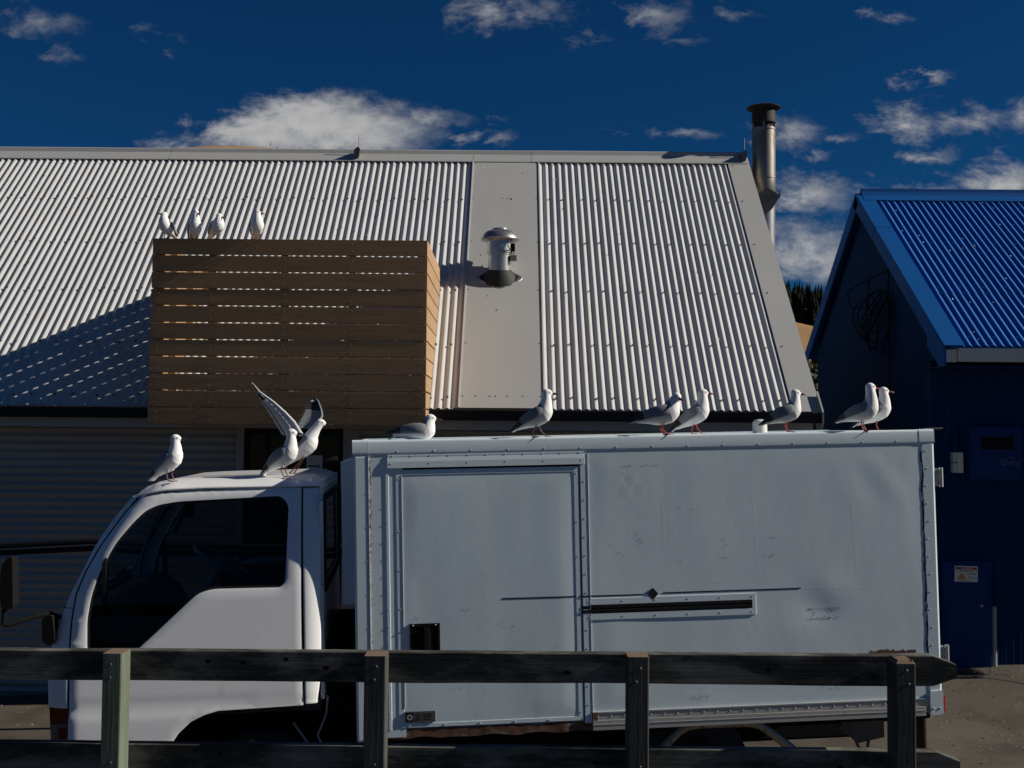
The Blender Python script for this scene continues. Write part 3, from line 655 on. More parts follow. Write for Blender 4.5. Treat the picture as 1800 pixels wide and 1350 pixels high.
for i, (ox, h) in enumerate(((16, 17), (24, 12))):
    t = thing('radio_mast', ('taller' if i == 0 else 'shorter')+' lattice radio mast on the tan hilltop behind the roof', 'mast', (LHX+ox, LHY, tzs-.8), group='masts on the hilltop')
    mb = MB(); mb.tube([(0, 0, -1), (0, 0, h)], .42, 6)
    mb.build('pole', m_screw, t)
    mb = MB()
    for z in (h*.5, h*.8): mb.box(-.9, .9, -.2, .2, z, z+.8)
    mb.build('antenna', m_screw, t)
def pine(mb, x, y, z, h, rr):
    nt = 7
    for k in range(nt):
        z0 = z+h*(.06+.86*k/nt); r = h*.16*(1-k/nt)**.85+.12; n = 9; ph = rr.random()*6
        ring = [(x+r*(.65+.6*rr.random())*math.cos(ph+2*math.pi*i/n), y+r*(.65+.6*rr.random())*math.sin(ph+2*math.pi*i/n), z0-h*.05*rr.random()) for i in range(n)]
        mb.add(ring+[(x, y, z0+h*.22)], [(i, (i+1) % n, n) for i in range(n)], None, False)
    mb.tube([(x, y, z-1), (x, y, z+h*.4)], h*.015, 5, 1)
mb = MB(); rr = random.Random(3)
for i in range(1900):
    y = rr.uniform(372, 500); x = (rr.uniform(.21, .345) if i < 1050 else rr.uniform(-.12, .5))*y
    pine(mb, x, y, rh(x, y)-.3, rr.uniform(9, 14.5), rr)
mb.build('pine_wood', [m_pine, m_grime], kind='stuff', label='dark pine wood along the hilltop between the house and the shed', category='wood')
mb = MB()
for i in range(420):
    y = rr.uniform(170, 290); x = rr.uniform(.2, .36)*y; s = rr.uniform(1.5, 4.2)*(y/300); z = rh(x, y)
    for k in range(60):
        d = Vector((rr.gauss(0, 1), rr.gauss(0, 1), abs(rr.gauss(0, .8)))).normalized()*s*rr.uniform(.6, 1); q = s*.2
        t1 = Vector((rr.gauss(0, 1), rr.gauss(0, 1), rr.gauss(0, 1))).normalized()*q; t2 = d.cross(t1).normalized()*q
        c = Vector((x, y, z))+d*Vector((1, 1, .8)).length/1.62; mb.add([c+t1, c+t2, c-t1*.9, c-t2], [(0, 1, 2, 3)], None, False)
mb.build('hillside_scrub', m_bush, kind='stuff', label='low green scrub on the dry brown hillside', category='scrub')

# ------------------------------------------------------------------ truck
TYAW, TPIT = rad(5.4), rad(1.55)
truck = thing('box_truck', 'old white light truck with dented box body parked nose down behind the fence', 'truck', (-.905, 6.5, gz(-.9)))
truck.rotation_euler = (Matrix.Rotation(TYAW, 4, 'Z') @ Matrix.Rotation(-TPIT, 4, 'Y')).to_euler()
TM = Matrix.Translation(truck.location) @ Matrix.Rotation(TYAW, 4, 'Z') @ Matrix.Rotation(-TPIT, 4, 'Y')
def tw(x, y, z): return TM @ Vector((x, y, z))
def tp(mb, name, mats, parent=truck, sharp=35, **k): return mb.build(name, mats, parent, sharp, **k)
BX0, BX1, BZ0, BZ1, BW = .062, 3.512, .64, 2.324, 1.75
# --- box body
def dent(x, z):
    d = .0030*noise.noise((x*1.5, z*1.1, 1.3))+.0009*noise.noise((x*4.2, z*2.6, 7.1))
    d += .0055*math.exp(-(((x-2.78)/.13)**2+((z-1.28)/.10)**2))-.002*math.exp(-(((x-2.83)/.10)**2+((z-1.40)/.09)**2))
    d += .0018*math.exp(-(((x-1.65)/.09)**2+((z-2.02)/.08)**2))*math.sin(x*70)*math.cos(z*55)
    d += .0012*math.exp(-(((x-3.2)/.2)**2+((z-2.05)/.15)**2))*math.sin(x*22+z*14)
    e = min((x-1.42)/.10, (3.42-x)/.10, (z-.74)/.08, (2.22-z)/.08); return d*max(0, min(1, e))
mb = MB(); mb.grid(70, 58, lambda u, v: (1.40+(3.46-1.40)*u, .0035+dent(1.40+2.06*u, .70+1.56*v), .70+1.56*v)); mb.grid(10, 50, lambda u, v: (BX0+.02+.26*u, .004+.3*dent(u*.3, v*1.6), .64+1.62*v)); mb.smooth = False
side = tp(mb, 'side_panel', m_boxp)
mb = MB(); mb.box(BX0+.01, BX1-.01, .03, BW-.02, BZ0+.02, BZ1-.03); tp(mb, 'box_core', m_boxp)
mb = MB(); mb.grid(50, 20, lambda u, v: (BX0+.01+(BX1-BX0-.02)*u, .06+(BW-.1)*v, BZ1-.008+.006*math.sin(v*math.pi)+.0015*noise.noise((u*9, v*5, 2)))); tp(mb, 'box_roof', m_boxr)
# top rail with rounded shoulder, far side as well
def toprail(y0, sg, a, b, lip=0.):
    pr = [(.002-lip*.5, -.084), (.0-lip*.5, -.080), (-.001-lip*.5, -.070), (.003-lip*.5, -.014), (.005-lip*.5, -.006), (.011, .0), (.020, .002), (.075, .000), (.075, -.03), (.02, -.084)]
    mb = MB(); v = []
    for xx in (a, b): v += [(xx, y0+sg*p[0], BZ1+p[1]+lip*.6) for p in pr]
    n = len(pr); mb.add(v, [(i, i+n, (i+1) % n+n, (i+1) % n) for i in range(n)]+[tuple(range(n)), tuple(range(2*n-1, n-1, -1))], None, True); return mb
fixn(tp(toprail(0, 1, BX0+.085, BX1-.09), 'top_rail', m_boxr, sharp=50)); fixn(tp(toprail(BW, -1, BX0, BX1), 'top_rail', m_boxr, sharp=50))
fixn(tp(toprail(0, 1, BX0-.004, BX0+.083, .004), 'rail_end_cap', m_boxr, sharp=50)); fixn(tp(toprail(0, 1, BX1-.09, BX1+.004, .003), 'rail_end_cap', m_boxr, sharp=50))
for a, b in ((BX0-.004, BX0+.03), (BX1-.03, BX1+.004)):
    mb = MB(); mb.box(a, b, .07, BW-.07, BZ1-.085, BZ1-.002, .006); tp(mb, 'end_rail', m_boxr)
# corner posts
mb = MB(); mb.box(BX0, BX0+.083, -.001, .06, BZ0-.02, BZ1-.083, .014); tp(mb, 'corner_post', m_boxr)
mb = MB(); mb.box(BX0+.0835, BX0+.087, -.003, .02, BZ0+.0, BZ1-.083); tp(mb, 'post_bead', m_alum)
mb = MB(); mb.box(BX0, BX0+.08, BW-.06, BW, BZ0, BZ1-.083, .012); mb2 = mb; tp(mb, 'corner_post', m_boxr)
mb = MB(); mb.box(BX1-.08, BX1, BW-.06, BW, BZ0, BZ1-.083, .012); tp(mb, 'corner_post', m_boxr)
mb = MB(); zs_ = [BZ0+.03+(BZ1-.083-BZ0-.03)*i/60 for i in range(61)]; rr = random.Random(11)
v = []
for z in zs_: e = .008*noise.noise((z*9, 1, 0))+.007*noise.noise((z*31, 5, 0)); v += [(BX1-.075+e, .0045, z), (BX1-.073+e, .0005, z), (BX1-.012, -.0005, z), (BX1, .006, z), (BX1, .06, z)]
mb.add(v, [(5*i+k, 5*i+k+1, 5*i+k+6, 5*i+k+5) for i in range(60) for k in range(4)], None, False); tp(mb, 'corner_post', m_boxr)
mb = MB()   # torn black sealant along the rear post
for i in range(44):
    z = BZ0+.25+1.3*i/44; e = .010*noise.noise((z*9, 1, 0))+.008*noise.noise((z*31, 5, 0)); wd = max(.001, .006+.010*noise.noise((z*17, 2, 0)))
    mb.add([(BX1-.078+e-wd, .002, z), (BX1-.075+e, .002, z), (BX1-.075+e, .002, z+.034), (BX1-.078+e-wd*.6, .002, z+.034)], [(0, 1, 2, 3)])
tp(mb, 'torn_sealant', m_sealant, kind='stuff')
for a, b, yy in ((.242, .262, .001), ):
    mb = MB(); mb.box(a, b, yy, .02, BZ0+.04, BZ1-.10, .003); tp(mb, 'door_jamb', m_boxp)
mb = MB(); mb.box(1.366, 1.410, .0, .025, .675, 2.222, .004); tp(mb, 'door_jamb', m_boxr)
mb = MB(); mb.box(1.4105, 1.4135, -.0015, .02, .69, 2.225); tp(mb, 'post_bead', m_alum)
mb = MB(); mb.prism([(.0, 2.228), (-.005, 2.200), (-.006, 2.164), (-.001, 2.164), (.02, 2.20), (.02, 2.228)], 'x', .256, 1.392); hd = fixn(tp(mb, 'door_header', m_boxr))
mb = MB(); mb.box(.256, 1.395, -.001, .02, 2.226, 2.238, .002); tp(mb, 'header_flange', m_boxr)
# side door
mb = MB()
def dd(x, z):
    d = .0042*noise.noise((x*2.4, z*.8, 3.3))+.0006*noise.noise((x*6, z*2, 9.1)); ex = min(x-.33, 1.33-x); ez = min(z-.72, 2.12-z)
    return d*min(1, max(0, min(ex, ez)/.08))-.0018*(1-math.exp(-max(0, ex)/.05))*(1-math.exp(-max(0, ez)/.05))
mb.grid(56, 64, lambda u, v: (.300+1.060*u, .0045+dd(.300+1.06*u, .69+1.462*v), .69+1.462*v)); sd = tp(mb, 'side_door', m_boxp)
mb = MB(); mb.box(.283, .2995, .010, .03, .68, 2.165); mb.box(1.3605, 1.3655, .010, .03, .68, 2.165); mb.box(.283, 1.3655, .009, .03, 2.152, 2.165); tp(mb, 'door_gap', m_blackm, sd, kind='stuff')
for a, b, c, d, nm in ((.302, .332, .715, 2.148, 'frame_strip'), (1.330, 1.358, .715, 2.148, 'frame_strip'), (.302, 1.358, .692, .7145, 'frame_strip'), (.3325, 1.3295, 2.122, 2.148, 'frame_strip')):
    mb = MB(); mb.box(a, b, .0018, .016, c, d, .001); tp(mb, nm, m_boxr, sd)
mb = MB(); mb.box(.3325, .3365, .0, .014, 1.24, 2.12); mb.box(.3325, .3365, .0, .014, .80, 1.08); tp(mb, 'bright_bead', m_alum, sd, kind='stuff')
lt = MB(); lt.box(.369, .382, -.004, .012, .985, 1.276); lt.box(.528, .541, -.004, .012, .985, 1.276); lt.box(.382, .528, -.004, .012, 1.258, 1.276); lt.box(.382, .528, -.004, .012, .985, 1.0); lt.box(.382, .528, -.0005, .013, 1.0, 1.258)
latch = tp(lt, 'door_latch', m_blackm, sd)
mb = MB(); mb.box(.449, .482, -.012, .008, 1.02, 1.252, .004); tp(mb, 'latch_paddle', m_black, sd)
mb = MB()
for xx, z in ((.388, 1.268), (.516, 1.268)): mb.ball((xx, -.006, z), .005, 8)
tp(mb, 'latch_screws', m_rivet, sd, kind='stuff')
mb = MB(); mb.box(.336, .508, -.004, .008, .722, .783, .003); pl = tp(mb, 'maker_plate', m_screw, sd)
mb = MB(); mb.box(.342, .382, -.0055, -.0035, .727, .778); tp(mb, 'plate_square', m_blackm, sd)
mb = MB(); rg = [(.362+.017*math.cos(a), .752+.017*math.sin(a)) for a in [i*math.pi/8 for i in range(16)]]; ri = [(.362+.007*math.cos(a), .752+.007*math.sin(a)) for a in [i*math.pi/8 for i in range(16)]]
mb.add([(p[0], -.0065, p[1]) for p in rg+ri], [(i, (i+1) % 16, (i+1) % 16+16, i+16) for i in range(16)]); tp(mb, 'plate_ring', m_grey, sd)
mb = MB()
for xx, z, l in ((.395, .765, .03), (.44, .765, .045), (.395, .752, .03), (.44, .752, .045), (.395, .738, .03), (.44, .738, .045)): mb.box(xx, xx+l, -.0050, -.0038, z-.002, z+.002)
tp(mb, 'plate_print', m_blackm, sd, kind='stuff')
# rusty sill under the door, bottom rail
mb = MB(); mb.grid(60, 2, lambda u, v: (BX0+.18+1.18*u, .006+.004*noise.noise((u*20, v, 1)), .632+.012*noise.noise((u*9, v*3, 4))+.054*v)); tp(mb, 'rusty_sill', m_rust)
mb = MB(); mb.box(1.412, 3.44, -.004, .03, .692, .736, .003); mb.box(1.412, 3.44, -.008, .02, .730, .7365); br = tp(mb, 'bottom_rail', m_alum)
mb = MB(); mb.box(1.41, 3.405, -.010, .03, .632, .6905, .003); mb.box(1.411, 3.404, -.0125, -.0095, .664, .667); tp(mb, 'lower_rail', m_alum)
mb = MB(); mb.box(1.411, 1.44, -.0095, -.003, .66, .735); tp(mb, 'rust_patch', m_rust)
mb = MB(); mb.prism(rounded([(3.432, .775), (3.512, .781), (3.512, .640), (3.432, .634)], .012), 'y', -.012, .04); tp(mb, 'corner_casting', m_boxr)
mb = MB(); mb.box(3.5125, 3.530, .0, .09, .650, .748, .004); tp(mb, 'tail_lamp', m_redl)
for z0, z1 in ((1.985, 2.09), (.95, 1.035)):
    mb = MB(); mb.box(3.512, 3.54, .01, .03, z0, z1, .003); mb.tube([(3.556, .012, z0-.005), (3.556, .012, z1+.005)], .012, 12); mb.box(3.54, 3.556, .004, .02, z0+.012, z0+.03); mb.box(3.54, 3.556, .004, .02, z1-.03, z1-.012); tp(mb, 'hinge', m_alum)
mb = MB(); mb.tube([(3.48, .06, BZ1+.004), (3.60, .06, BZ1+.006)], .005, 6); tp(mb, 'roof_rod', m_screw)
# slot with rubber strip
for a, b, c, d in ((1.392, 2.392, 1.349, 1.386), (1.392, 2.392, 1.262, 1.299), (2.371, 2.392, 1.2995, 1.3485)):
    mb = MB(); mb.box(a, b, -.0005, .02, c, d, .001); tp(mb, 'slot_trim', m_boxr)
mb = MB(); mb.box(1.364, 2.370, .002, .02, 1.2995, 1.3485); tp(mb, 'slot_recess', m_blackm)
mb = MB(); mb.box(1.364, 2.362, -.002, .004, 1.302, 1.322, .003); mb.box(1.364, 2.362, -.001, .004, 1.326, 1.345, .003); tp(mb, 'rubber_strip', m_black)
# decals: two lines and a lozenge
def side_y(x, z): return (.0045+dd(x, z)) if x < 1.362 else ((-.0005) if x < 1.412 else .0035+dent(x, z))
for a, b, z0, z1 in ((.898, 1.362, 1.402, 1.4005), (1.414, 1.724, 1.4, 1.399), (1.839, 2.668, 1.4045, 1.405)):
    mb = MB(); mb.grid(24, 1, lambda u, v: (a+(b-a)*u, side_y(a+(b-a)*u, z0)-.0014, z0+(z1-z0)*u+(v-.5)*.0075)); tp(mb, 'pinstripe', m_ink)
mb = MB(); mb.box(1.366, 1.410, -.0012, -.0004, 1.3965, 1.404); tp(mb, 'pinstripe', m_ink)
mb = MB(); mb.prism([(1.782-.031, 1.402), (1.782, 1.402-.034), (1.782+.031, 1.402), (1.782, 1.402+.034)], 'y', -.0014, .02); tp(mb, 'lozenge', m_ink)
# scuffs, scratches and the scrape by the dent
rr = random.Random(21); mb = MB()
def mark(x, z, l, ang, wd, mi):
    c, s_ = math.cos(ang)*l/2, math.sin(ang)*l/2; nx_, nz_ = -math.sin(ang)*wd/2, math.cos(ang)*wd/2; y = side_y(x, z)-.0016
    mb.add([(x-c, y, z-s_), (x-c*.2+nx_, y, z-s_*.2+nz_), (x+c, y, z+s_), (x+c*.2-nx_, y, z+s_*.2-nz_)], [(0, 3, 2, 1)], mi)
for x0, z0, x1, z1, n_, dx_, mi in ((2.702, 1.278, 2.90, 1.286, 40, .006, 1), (2.84, 1.268, 2.89, 1.266, 10, .004, 1), (2.70, 1.222, 2.82, 1.224, 30, .006, 1), (2.83, 1.223, 2.89, 1.226, 16, .005, 1), (2.735, 1.24, 2.75, 1.265, 8, .006, 1), (1.69, 1.76, 1.725, 1.685, 14, .010, 0), (1.53, 1.70, 1.60, 1.62, 4, .01, 0), (2.20, 1.72, 2.24, 1.64, 7, .008, 0), (2.18, 1.60, 2.24, 1.60, 6, .006, 0), (1.93, 1.59, 2.02, 1.55, 6, .01, 0), (2.48, 1.71, 2.56, 1.70, 5, .004, 0), (2.44, 1.60, 2.58, 1.605, 7, .003, 0), (1.60, 2.145, 1.86, 2.147, 22, .004, 0), (1.63, 2.10, 1.66, 2.07, 5, .006, 0), (1.86, 1.91, 2.05, 1.89, 5, .01, 0), (2.0, .80, 2.1, .79, 26, .02, 1), (2.78, .84, 2.92, .82, 30, .03, 0), (.72, 1.55, .80, 1.55, 3, .01, 1), (.62, 1.88, .63, 1.87, 2, .005, 1), (.60, .90, .80, .86, 12, .03, 1), (.36, 1.29, .45, 1.31, 8, .02, 0), (.68, 1.34, .72, 1.36, 7, .012, 0), (.80, 1.30, .98, 1.24, 10, .02, 0)):
    for i in range(n_):
        t = rr.random(); mark(x0+(x1-x0)*t+rr.gauss(0, dx_*.6), z0+(z1-z0)*t+rr.gauss(0, dx_*.5), rr.uniform(.004, .020), rr.uniform(-.5, .5)+(0 if mi else -.8), rr.uniform(.001, .0035), mi)
for x0, z0, x1, z1 in ((2.40, 1.94, 2.42, 1.50), (2.05, 1.46, 2.47, 1.465), (1.86, 1.92, 1.86, 1.7), (3.0, 1.9, 3.02, 1.5), (3.1, 1.4, 2.7, 1.41)):
    for i in range(9):
        t = i/9; mark(x0+(x1-x0)*t, z0+(z1-z0)*t, .05, math.atan2(z1-z0, x1-x0)+rr.uniform(-.04, .04), .0015, 2)
tp(mb, 'scuffs', [m_grime, m_ink, m_gullw], kind='stuff')
mb = MB()      # grime running down the front post bead
for i in range(260):
    z = rr.choice([rr.gauss(2.16, .05), rr.gauss(1.80, .12), rr.gauss(1.95, .12), rr.uniform(1.1, 2.2)])
    if z > 2.23: continue
    x = .151+abs(rr.gauss(0, .007)); q = rr.uniform(.0008, .0038); mb.add([(x-q*.4, .0015, z-q*1.6), (x+q*.4, .0015, z-q*1.2), (x+q*.5, .0015, z+q), (x-q*.4, .0015, z+q*1.5)], [(0, 1, 2, 3)])
tp(mb, 'post_grime', m_grime, kind='stuff')
mb = MB(); ol = []
for i in range(16): ol.append((3.07+.22*i/15, 1.018+.016*rr.random()-(.012 if i in (0, 15) else 0)))
for i in range(10): ol.append((3.30-.24*i/9, .992+.008*rr.random()))
mb.add([(p[0], .0005, p[1]) for p in ol], [tuple(range(len(ol)))]); mb.box(3.31, 3.36, .0005, .008, 1.006, 1.022); tp(mb, 'rust_patch', m_rust, kind='stuff')
# rivets
mb = MB()
def riv(x, y, z, r=.0075): mb.ball((x, y, z), (r*.72, r*.30, r*.72), 8)
for i in range(17): riv(.10+i*.212, -.001, 2.258)
for i in range(11): riv(.285+i*.108, -.0012, 2.231, .006)
for i in range(6): riv(.275+i*.22, -.0055, 2.188, .006)
for i in range(14): riv(1.389, -.0005, 2.17-i*.107, .0062)
for i in range(14): riv(.252, -.0, 1.95-i*.098, .0055)
for i in range(9): riv(BX0+.07, -.001, 2.02-i*.19, .006)
for i in range(15): riv(BX1-.052+.006*math.sin(i*2.), -.0005, 2.20-i*.105, .0062)
for i in range(6): riv(1.41+i*.192, -.001, 1.368, .006); riv(1.41+i*.192, -.001, 1.28, .006)
for i in range(26): riv(1.44+i*.078, -.005, .711, .007)
for xx, z in ((.317, 2.10), (.317, 1.80), (.317, 1.58), (.317, 1.36), (.317, .98), (.317, .76), (1.344, 2.11), (1.344, 1.83), (1.344, 1.63), (1.344, .74)): riv(xx, .0015, z, .006)
for i in range(5): riv(.36+i*.2, -.000, .703, .007)
for xx in (3.45, 3.49): riv(xx, -.013, .675, .009)
tp(mb, 'rivets', m_rivet, kind='stuff')
# roof ventilator and front cabinet of the box
mb = MB(); mb.lathe([(.045, 0), (.045, .055), (.041, .075), (.028, .085), (.0005, .088)], (2.58, .42, BZ1-.004), 20); tp(mb, 'roof_ventilator', m_lampw)
mb = MB(); mb.box(-.015, BX0+.005, .14, 1.5, 1.377, 2.205, .006); tp(mb, 'front_cabinet', m_boxp)

# --- cab
CW = 1.72
SIL = [(2.20, -1.03), (2.03, -1.21), (1.917, -1.298), (1.808, -1.369), (1.718, -1.419), (1.618, -1.462), (1.509, -1.518), (1.419, -1.552), (1.298, -1.589), (1.208, -1.617), (1.021, -1.629), (.9, -1.624), (.6, -1.612), (.3, -1.60)]
def silx(z):
    for (za, xa), (zb_, xb) in zip(SIL, SIL[1:]):
        if za >= z >= zb_: return xa+(xb-xa)*(z-za)/(zb_-za)
    return SIL[0][1] if z > SIL[0][0] else SIL[-1][1]
def cy(x, z):
    y = -.052+.11*(z-.9)+.22*max(0, z-1.45)**2
    f_ = max(0, 1-(x-silx(z))/.16); y += .060*f_*f_
    if x > -.22: y += .032*((x+.22)/.09)**2
    y += .010*math.exp(-((z-.875)/.02)**2)*(1 if z < .96 else .3)*.6
    if z < .88: y -= .012*min(1, (.88-z)/.05)*.6
    return y
GAP = [(-1.160, 2.038), (-1.232, 1.951), (-1.363, 1.761), (-1.441, 1.617), (-1.484, 1.496), (-1.498, 1.38), (-1.502, 1.295), (-1.504, 1.204), (-1.502, .88)]
WIN = rounded([(-.942, 1.996), (-.357, 2.014), (-.314, 1.96), (-.327, 1.538), (-.353, 1.504), (-.735, 1.507), (-.814, 1.484), (-1.037, 1.279), (-1.137, 1.190), (-1.16, 1.16), (-1.39, 1.16), (-1.41, 1.207), (-1.413, 1.358), (-1.394, 1.493), (-1.355, 1.615), (-1.277, 1.771), (-1.186, 1.883), (-1.12, 1.948), (-1.055, 1.978)], [.05, .05, .03, .03, .02, .05, .05, .05, .02, .02, .03, .02, .03, .04, .05, .05, .03, .03, .03], 3)
g_ = .005
DOOR = [(p[0]+g_, p[1]) for p in GAP]+[(-1.498, .62), (-.968, .62), (-.951, .67), (-.907, .734), (-.841, .794), (-.763, .829), (-.694, .846), (-.224-g_, .857), (-.232-g_, 1.25), (-.239-g_, 2.058), (-.55, 2.060), (-.898, 2.054), (-1.05, 2.042), (-1.12, 2.030)]
DOOR = [(-1.150, 2.030)]+DOOR[1:]
CORN = [(silx(z), z) for z in (2.03, 1.917, 1.808, 1.718, 1.618, 1.509, 1.419, 1.298, 1.208, 1.021, .9)]
CORN = [(-1.165, 2.038)]+CORN[0:]+[(-1.625, .89), (-1.506, .886)]+[(p[0]-g_, p[1]) for p in reversed(GAP[1:-1])]
REAR = [(-.239+g_, 2.055), (-.232+g_, 1.25), (-.224+g_, .86), (-.154, .860), (-.131, 1.151), (-.126, 1.278), (-.133, 1.761), (-.136, 2.055)]
for flip, side_nm in ((None, 'near'), (CW, 'far')):
    dmb = panel(DOOR, [WIN], cy, .04, .035, .004, flip=flip); dr_ = tp(dmb, 'door', m_cab, sharp=40)
    fy = (lambda y: y) if flip is None else (lambda y: CW-y)
    def gapx(z):
        for (xa, za), (xb, zb_) in zip(GAP, GAP[1:]):
            if za >= z >= zb_: return xa+(xb-xa)*(z-za)/(zb_-za)
        return GAP[-1][0]
    def strip(xl, xr, z0, z1, nz, nx):
        mb = MB(); us = [0, .02]+[.05+.9*i/nx for i in range(nx+1)]+[.98, 1]; vs3 = [0, .004]+[.01+.98*i/nz for i in range(nz+1)]+[.996, 1]
        P = []
        for v_ in vs3:
            z = z0+(z1-z0)*v_
            for u_ in us:
                x = xl(z)+(xr(z)-xl(z))*u_; P.append((x, fy(cy(x, z)+(.004 if u_ in (0, 1) or v_ in (0, 1) else .001 if u_ in (.02, .98) else 0)), z))
        n = len(us); fs_ = [(j*n+i, j*n+i+1, (j+1)*n+i+1, (j+1)*n+i) for j in range(len(vs3)-1) for i in range(n-1)]
        mb.add(P, fs_, None, True); b = len(P)
        mb.add([(p[0], fy(fy(p[1])+.03), p[2]) for p in P], [tuple(reversed(f_)) for f_ in fs_], None, True)
        return mb
    tp(strip(lambda z: silx(z), lambda z: gapx(z)-g_, 1.425, 2.03, 40, 8), 'corner_panel', m_cab, sharp=40)
    tp(strip(lambda z: silx(z), lambda z: gapx(z)-g_, .888, 1.419, 30, 8), 'corner_panel', m_cab, sharp=40)
    tp(strip(lambda z: -.224-(z-.86)*.0125+g_, lambda z: -.131-.025*max(0, (1.15-z)/.29)**2-.004*max(0, z-1.3), .862, 2.055, 50, 10), 'rear_pillar', m_cab, sharp=40)
    mb = MB(); mb.tube([(p[0], fy(cy(p[0], p[1])+.026), p[1]) for p in GAP], .010, 6); mb.tube([(-.232, fy(cy(-.232, z)+.024), z) for z in (.87, 1.1, 1.3, 1.5, 1.7, 1.9, 2.05)], .010, 6); tp(mb, 'door_gap', m_blackm, dr_, kind='stuff')
    gy_ = (lambda x, z: cy(x, z)+.016)
    tp(panel([(p[0], p[1]) for p in WIN], [], gy_, .08, .005, 0, flip=flip), 'door_glass', g_cab, dr_)
    # black seal round the opening and the quarter-light bar
    big = WIN; c = Vector((sum(p[0] for p in WIN)/len(WIN), sum(p[1] for p in WIN)/len(WIN)))
    small = []
    for i, p in enumerate(WIN):
        a, b = Vector(WIN[i-1]), Vector(WIN[(i+1) % len(WIN)]); t_ = (b-a).normalized(); nrm = Vector((t_.y, -t_.x)); small.append(tuple(Vector(p)+nrm*.014))
    if not inside(small[3], WIN): small = [tuple(2*Vector(p)-Vector(q)) for p, q in zip(WIN, small)]
    mb = MB(); n = len(WIN); fy = (lambda y: y) if flip is None else (lambda y: CW-y)
    mb.add([(p[0], fy(cy(*p)+.008), p[1]) for p in WIN]+[(p[0], fy(cy(*p)+.012), p[1]) for p in small], [(i, (i+1) % n, (i+1) % n+n, i+n) for i in range(n)], None, True); tp(mb, 'window_seal', m_black, dr_)
    mb = MB(); mb.prism([(-1.345, 1.16), (-1.318, 1.16), (-1.318, 1.70), (-1.336, 1.665)], 'y', fy(.03), fy(.075)); fixn(tp(mb, 'quarter_light_bar', m_black, dr_))
    mb = MB(); y0, y1 = sorted((fy(-.006), fy(.03))); mb.box(-.515, -.335, y0, y1, 1.135, 1.182, .01); tp(mb, 'door_handle', m_black, dr_)
    mb = MB(); y0, y1 = sorted((fy(.04), fy(.075))); mb.box(-.95, -.26, y0, y1, .90, 1.46, .01); tp(mb, 'door_trim', m_int, dr_)
    # corner lamp
    y0, y1 = sorted((fy(.03), fy(.16)))
    mb = MB(); mb.prism([(-1.624, .886), (-1.506, .882), (-1.506, .79), (-1.621, .79)], 'y', y0, y1); fixn(tp(mb, 'indicator_lamp', m_orange))
    mb = MB(); mb.prism([(-1.621, .788), (-1.506, .788), (-1.507, .60), (-1.612, .60)], 'y', y0, y1); fixn(tp(mb, 'side_lamp', m_clearl))
    mb = MB(); yy0, yy1 = sorted((fy(.024), fy(.03))); mb.box(-1.575, -1.512, yy0, yy1, .705, .765, .003); tp(mb, 'amber_reflector', m_orange)
    # drip rail
    mb = MB(); L = [(-1.185, 2.029), (-1.10, 2.050), (-1.01, 2.063), (-.785, 2.070), (-.449, 2.069), (-.136, 2.068)]
    mb.tube([(p[0], fy(cy(p[0], p[1])-.004), p[1]) for p in L], .008, 8); tp(mb, 'drip_rail', m_cab)
    # lower body behind the front wheel arch
    mb = MB(); y0, y1 = sorted((fy(.012), fy(.05))); mb.box(-.222, -.154, y0, y1, .852, .866, .003); tp(mb, 'sill_end', m_cab)
# roof
RE = [(-1.212, 2.03), (-1.16, 2.092), (-1.09, 2.130), (-1.0, 2.147), (-.88, 2.152), (-.72, 2.154), (-.5, 2.154), (-.3, 2.154), (-.19, 2.151), (-.145, 2.138), (-.122, 2.11), (-.114, 2.06)]
def rex(u):
    k = u*(len(RE)-1); i = min(int(k), len(RE)-2); t = k-i; return (RE[i][0]+(RE[i+1][0]-RE[i][0])*t, RE[i][1]+(RE[i+1][1]-RE[i][1])*t)
def drip(x):
    L = [(-1.3, 2.0), (-1.212, 2.018), (-1.185, 2.027), (-1.10, 2.048), (-1.01, 2.060), (-.785, 2.066), (0, 2.066)]
    for (xa, za), (xb, zb_) in zip(L, L[1:]):
        if xa <= x <= xb: return za+(zb_-za)*(x-xa)/(xb-xa)
    return 2.062
def roofp(u, v):
    x, zt_ = rex(u); zt_ -= .026*max(0, min(1, (zt_-2.062)/.06)); e = min(v, 1-v)*CW; ed = cy(x, 2.07)-.006; zg = min(drip(x), zt_)
    q = min(1, e/.26); s_ = (1-(1-q)**2.6)
    y = ed+(CW-2*ed)*v; z = zg+(zt_-zg)*s_
    z += .0035*max(0, math.sin(y*38))*max(0, min(1, (x+.5)/.12))*max(0, min(1, (-.16-x)/.05))
    return (x, y, z)
mb = MB(); vs2 = [0, .01, .02, .035, .05, .07, .09, .12, .15]+[.15+.7*i/16 for i in range(1, 16)]+[.85, .88, .91, .93, .95, .965, .98, .99, 1]
nu = 44; vv = [roofp(i/nu, q) for q in vs2 for i in range(nu+1)]
mb.add(vv, [(j*(nu+1)+i, j*(nu+1)+i+1, (j+1)*(nu+1)+i+1, (j+1)*(nu+1)+i) for j in range(len(vs2)-1) for i in range(nu)], None, True); tp(mb, 'roof_panel', m_cab, sharp=60)
# front: windscreen and nose
def frontp(z, v): e = .14+.0*z; y = .125+(CW-.25)*v; bow = .05*(1-(2*v-1)**2); return (silx(z)+.004-bow, y, z)
mb = MB(); mb.grid(14, 8, lambda u, v: frontp(1.45+.57*v, .02+.96*u)); tp(mb, 'windscreen', g_cab)
mb = MB(); mb.grid(14, 10, lambda u, v: frontp(.58+.86*v, u)); tp(mb, 'nose_panel', m_cab)
mb = MB(); mb.box(-1.70, -1.56, .04, CW-.04, .42, .60, .03); tp(mb, 'bumper', m_grey)
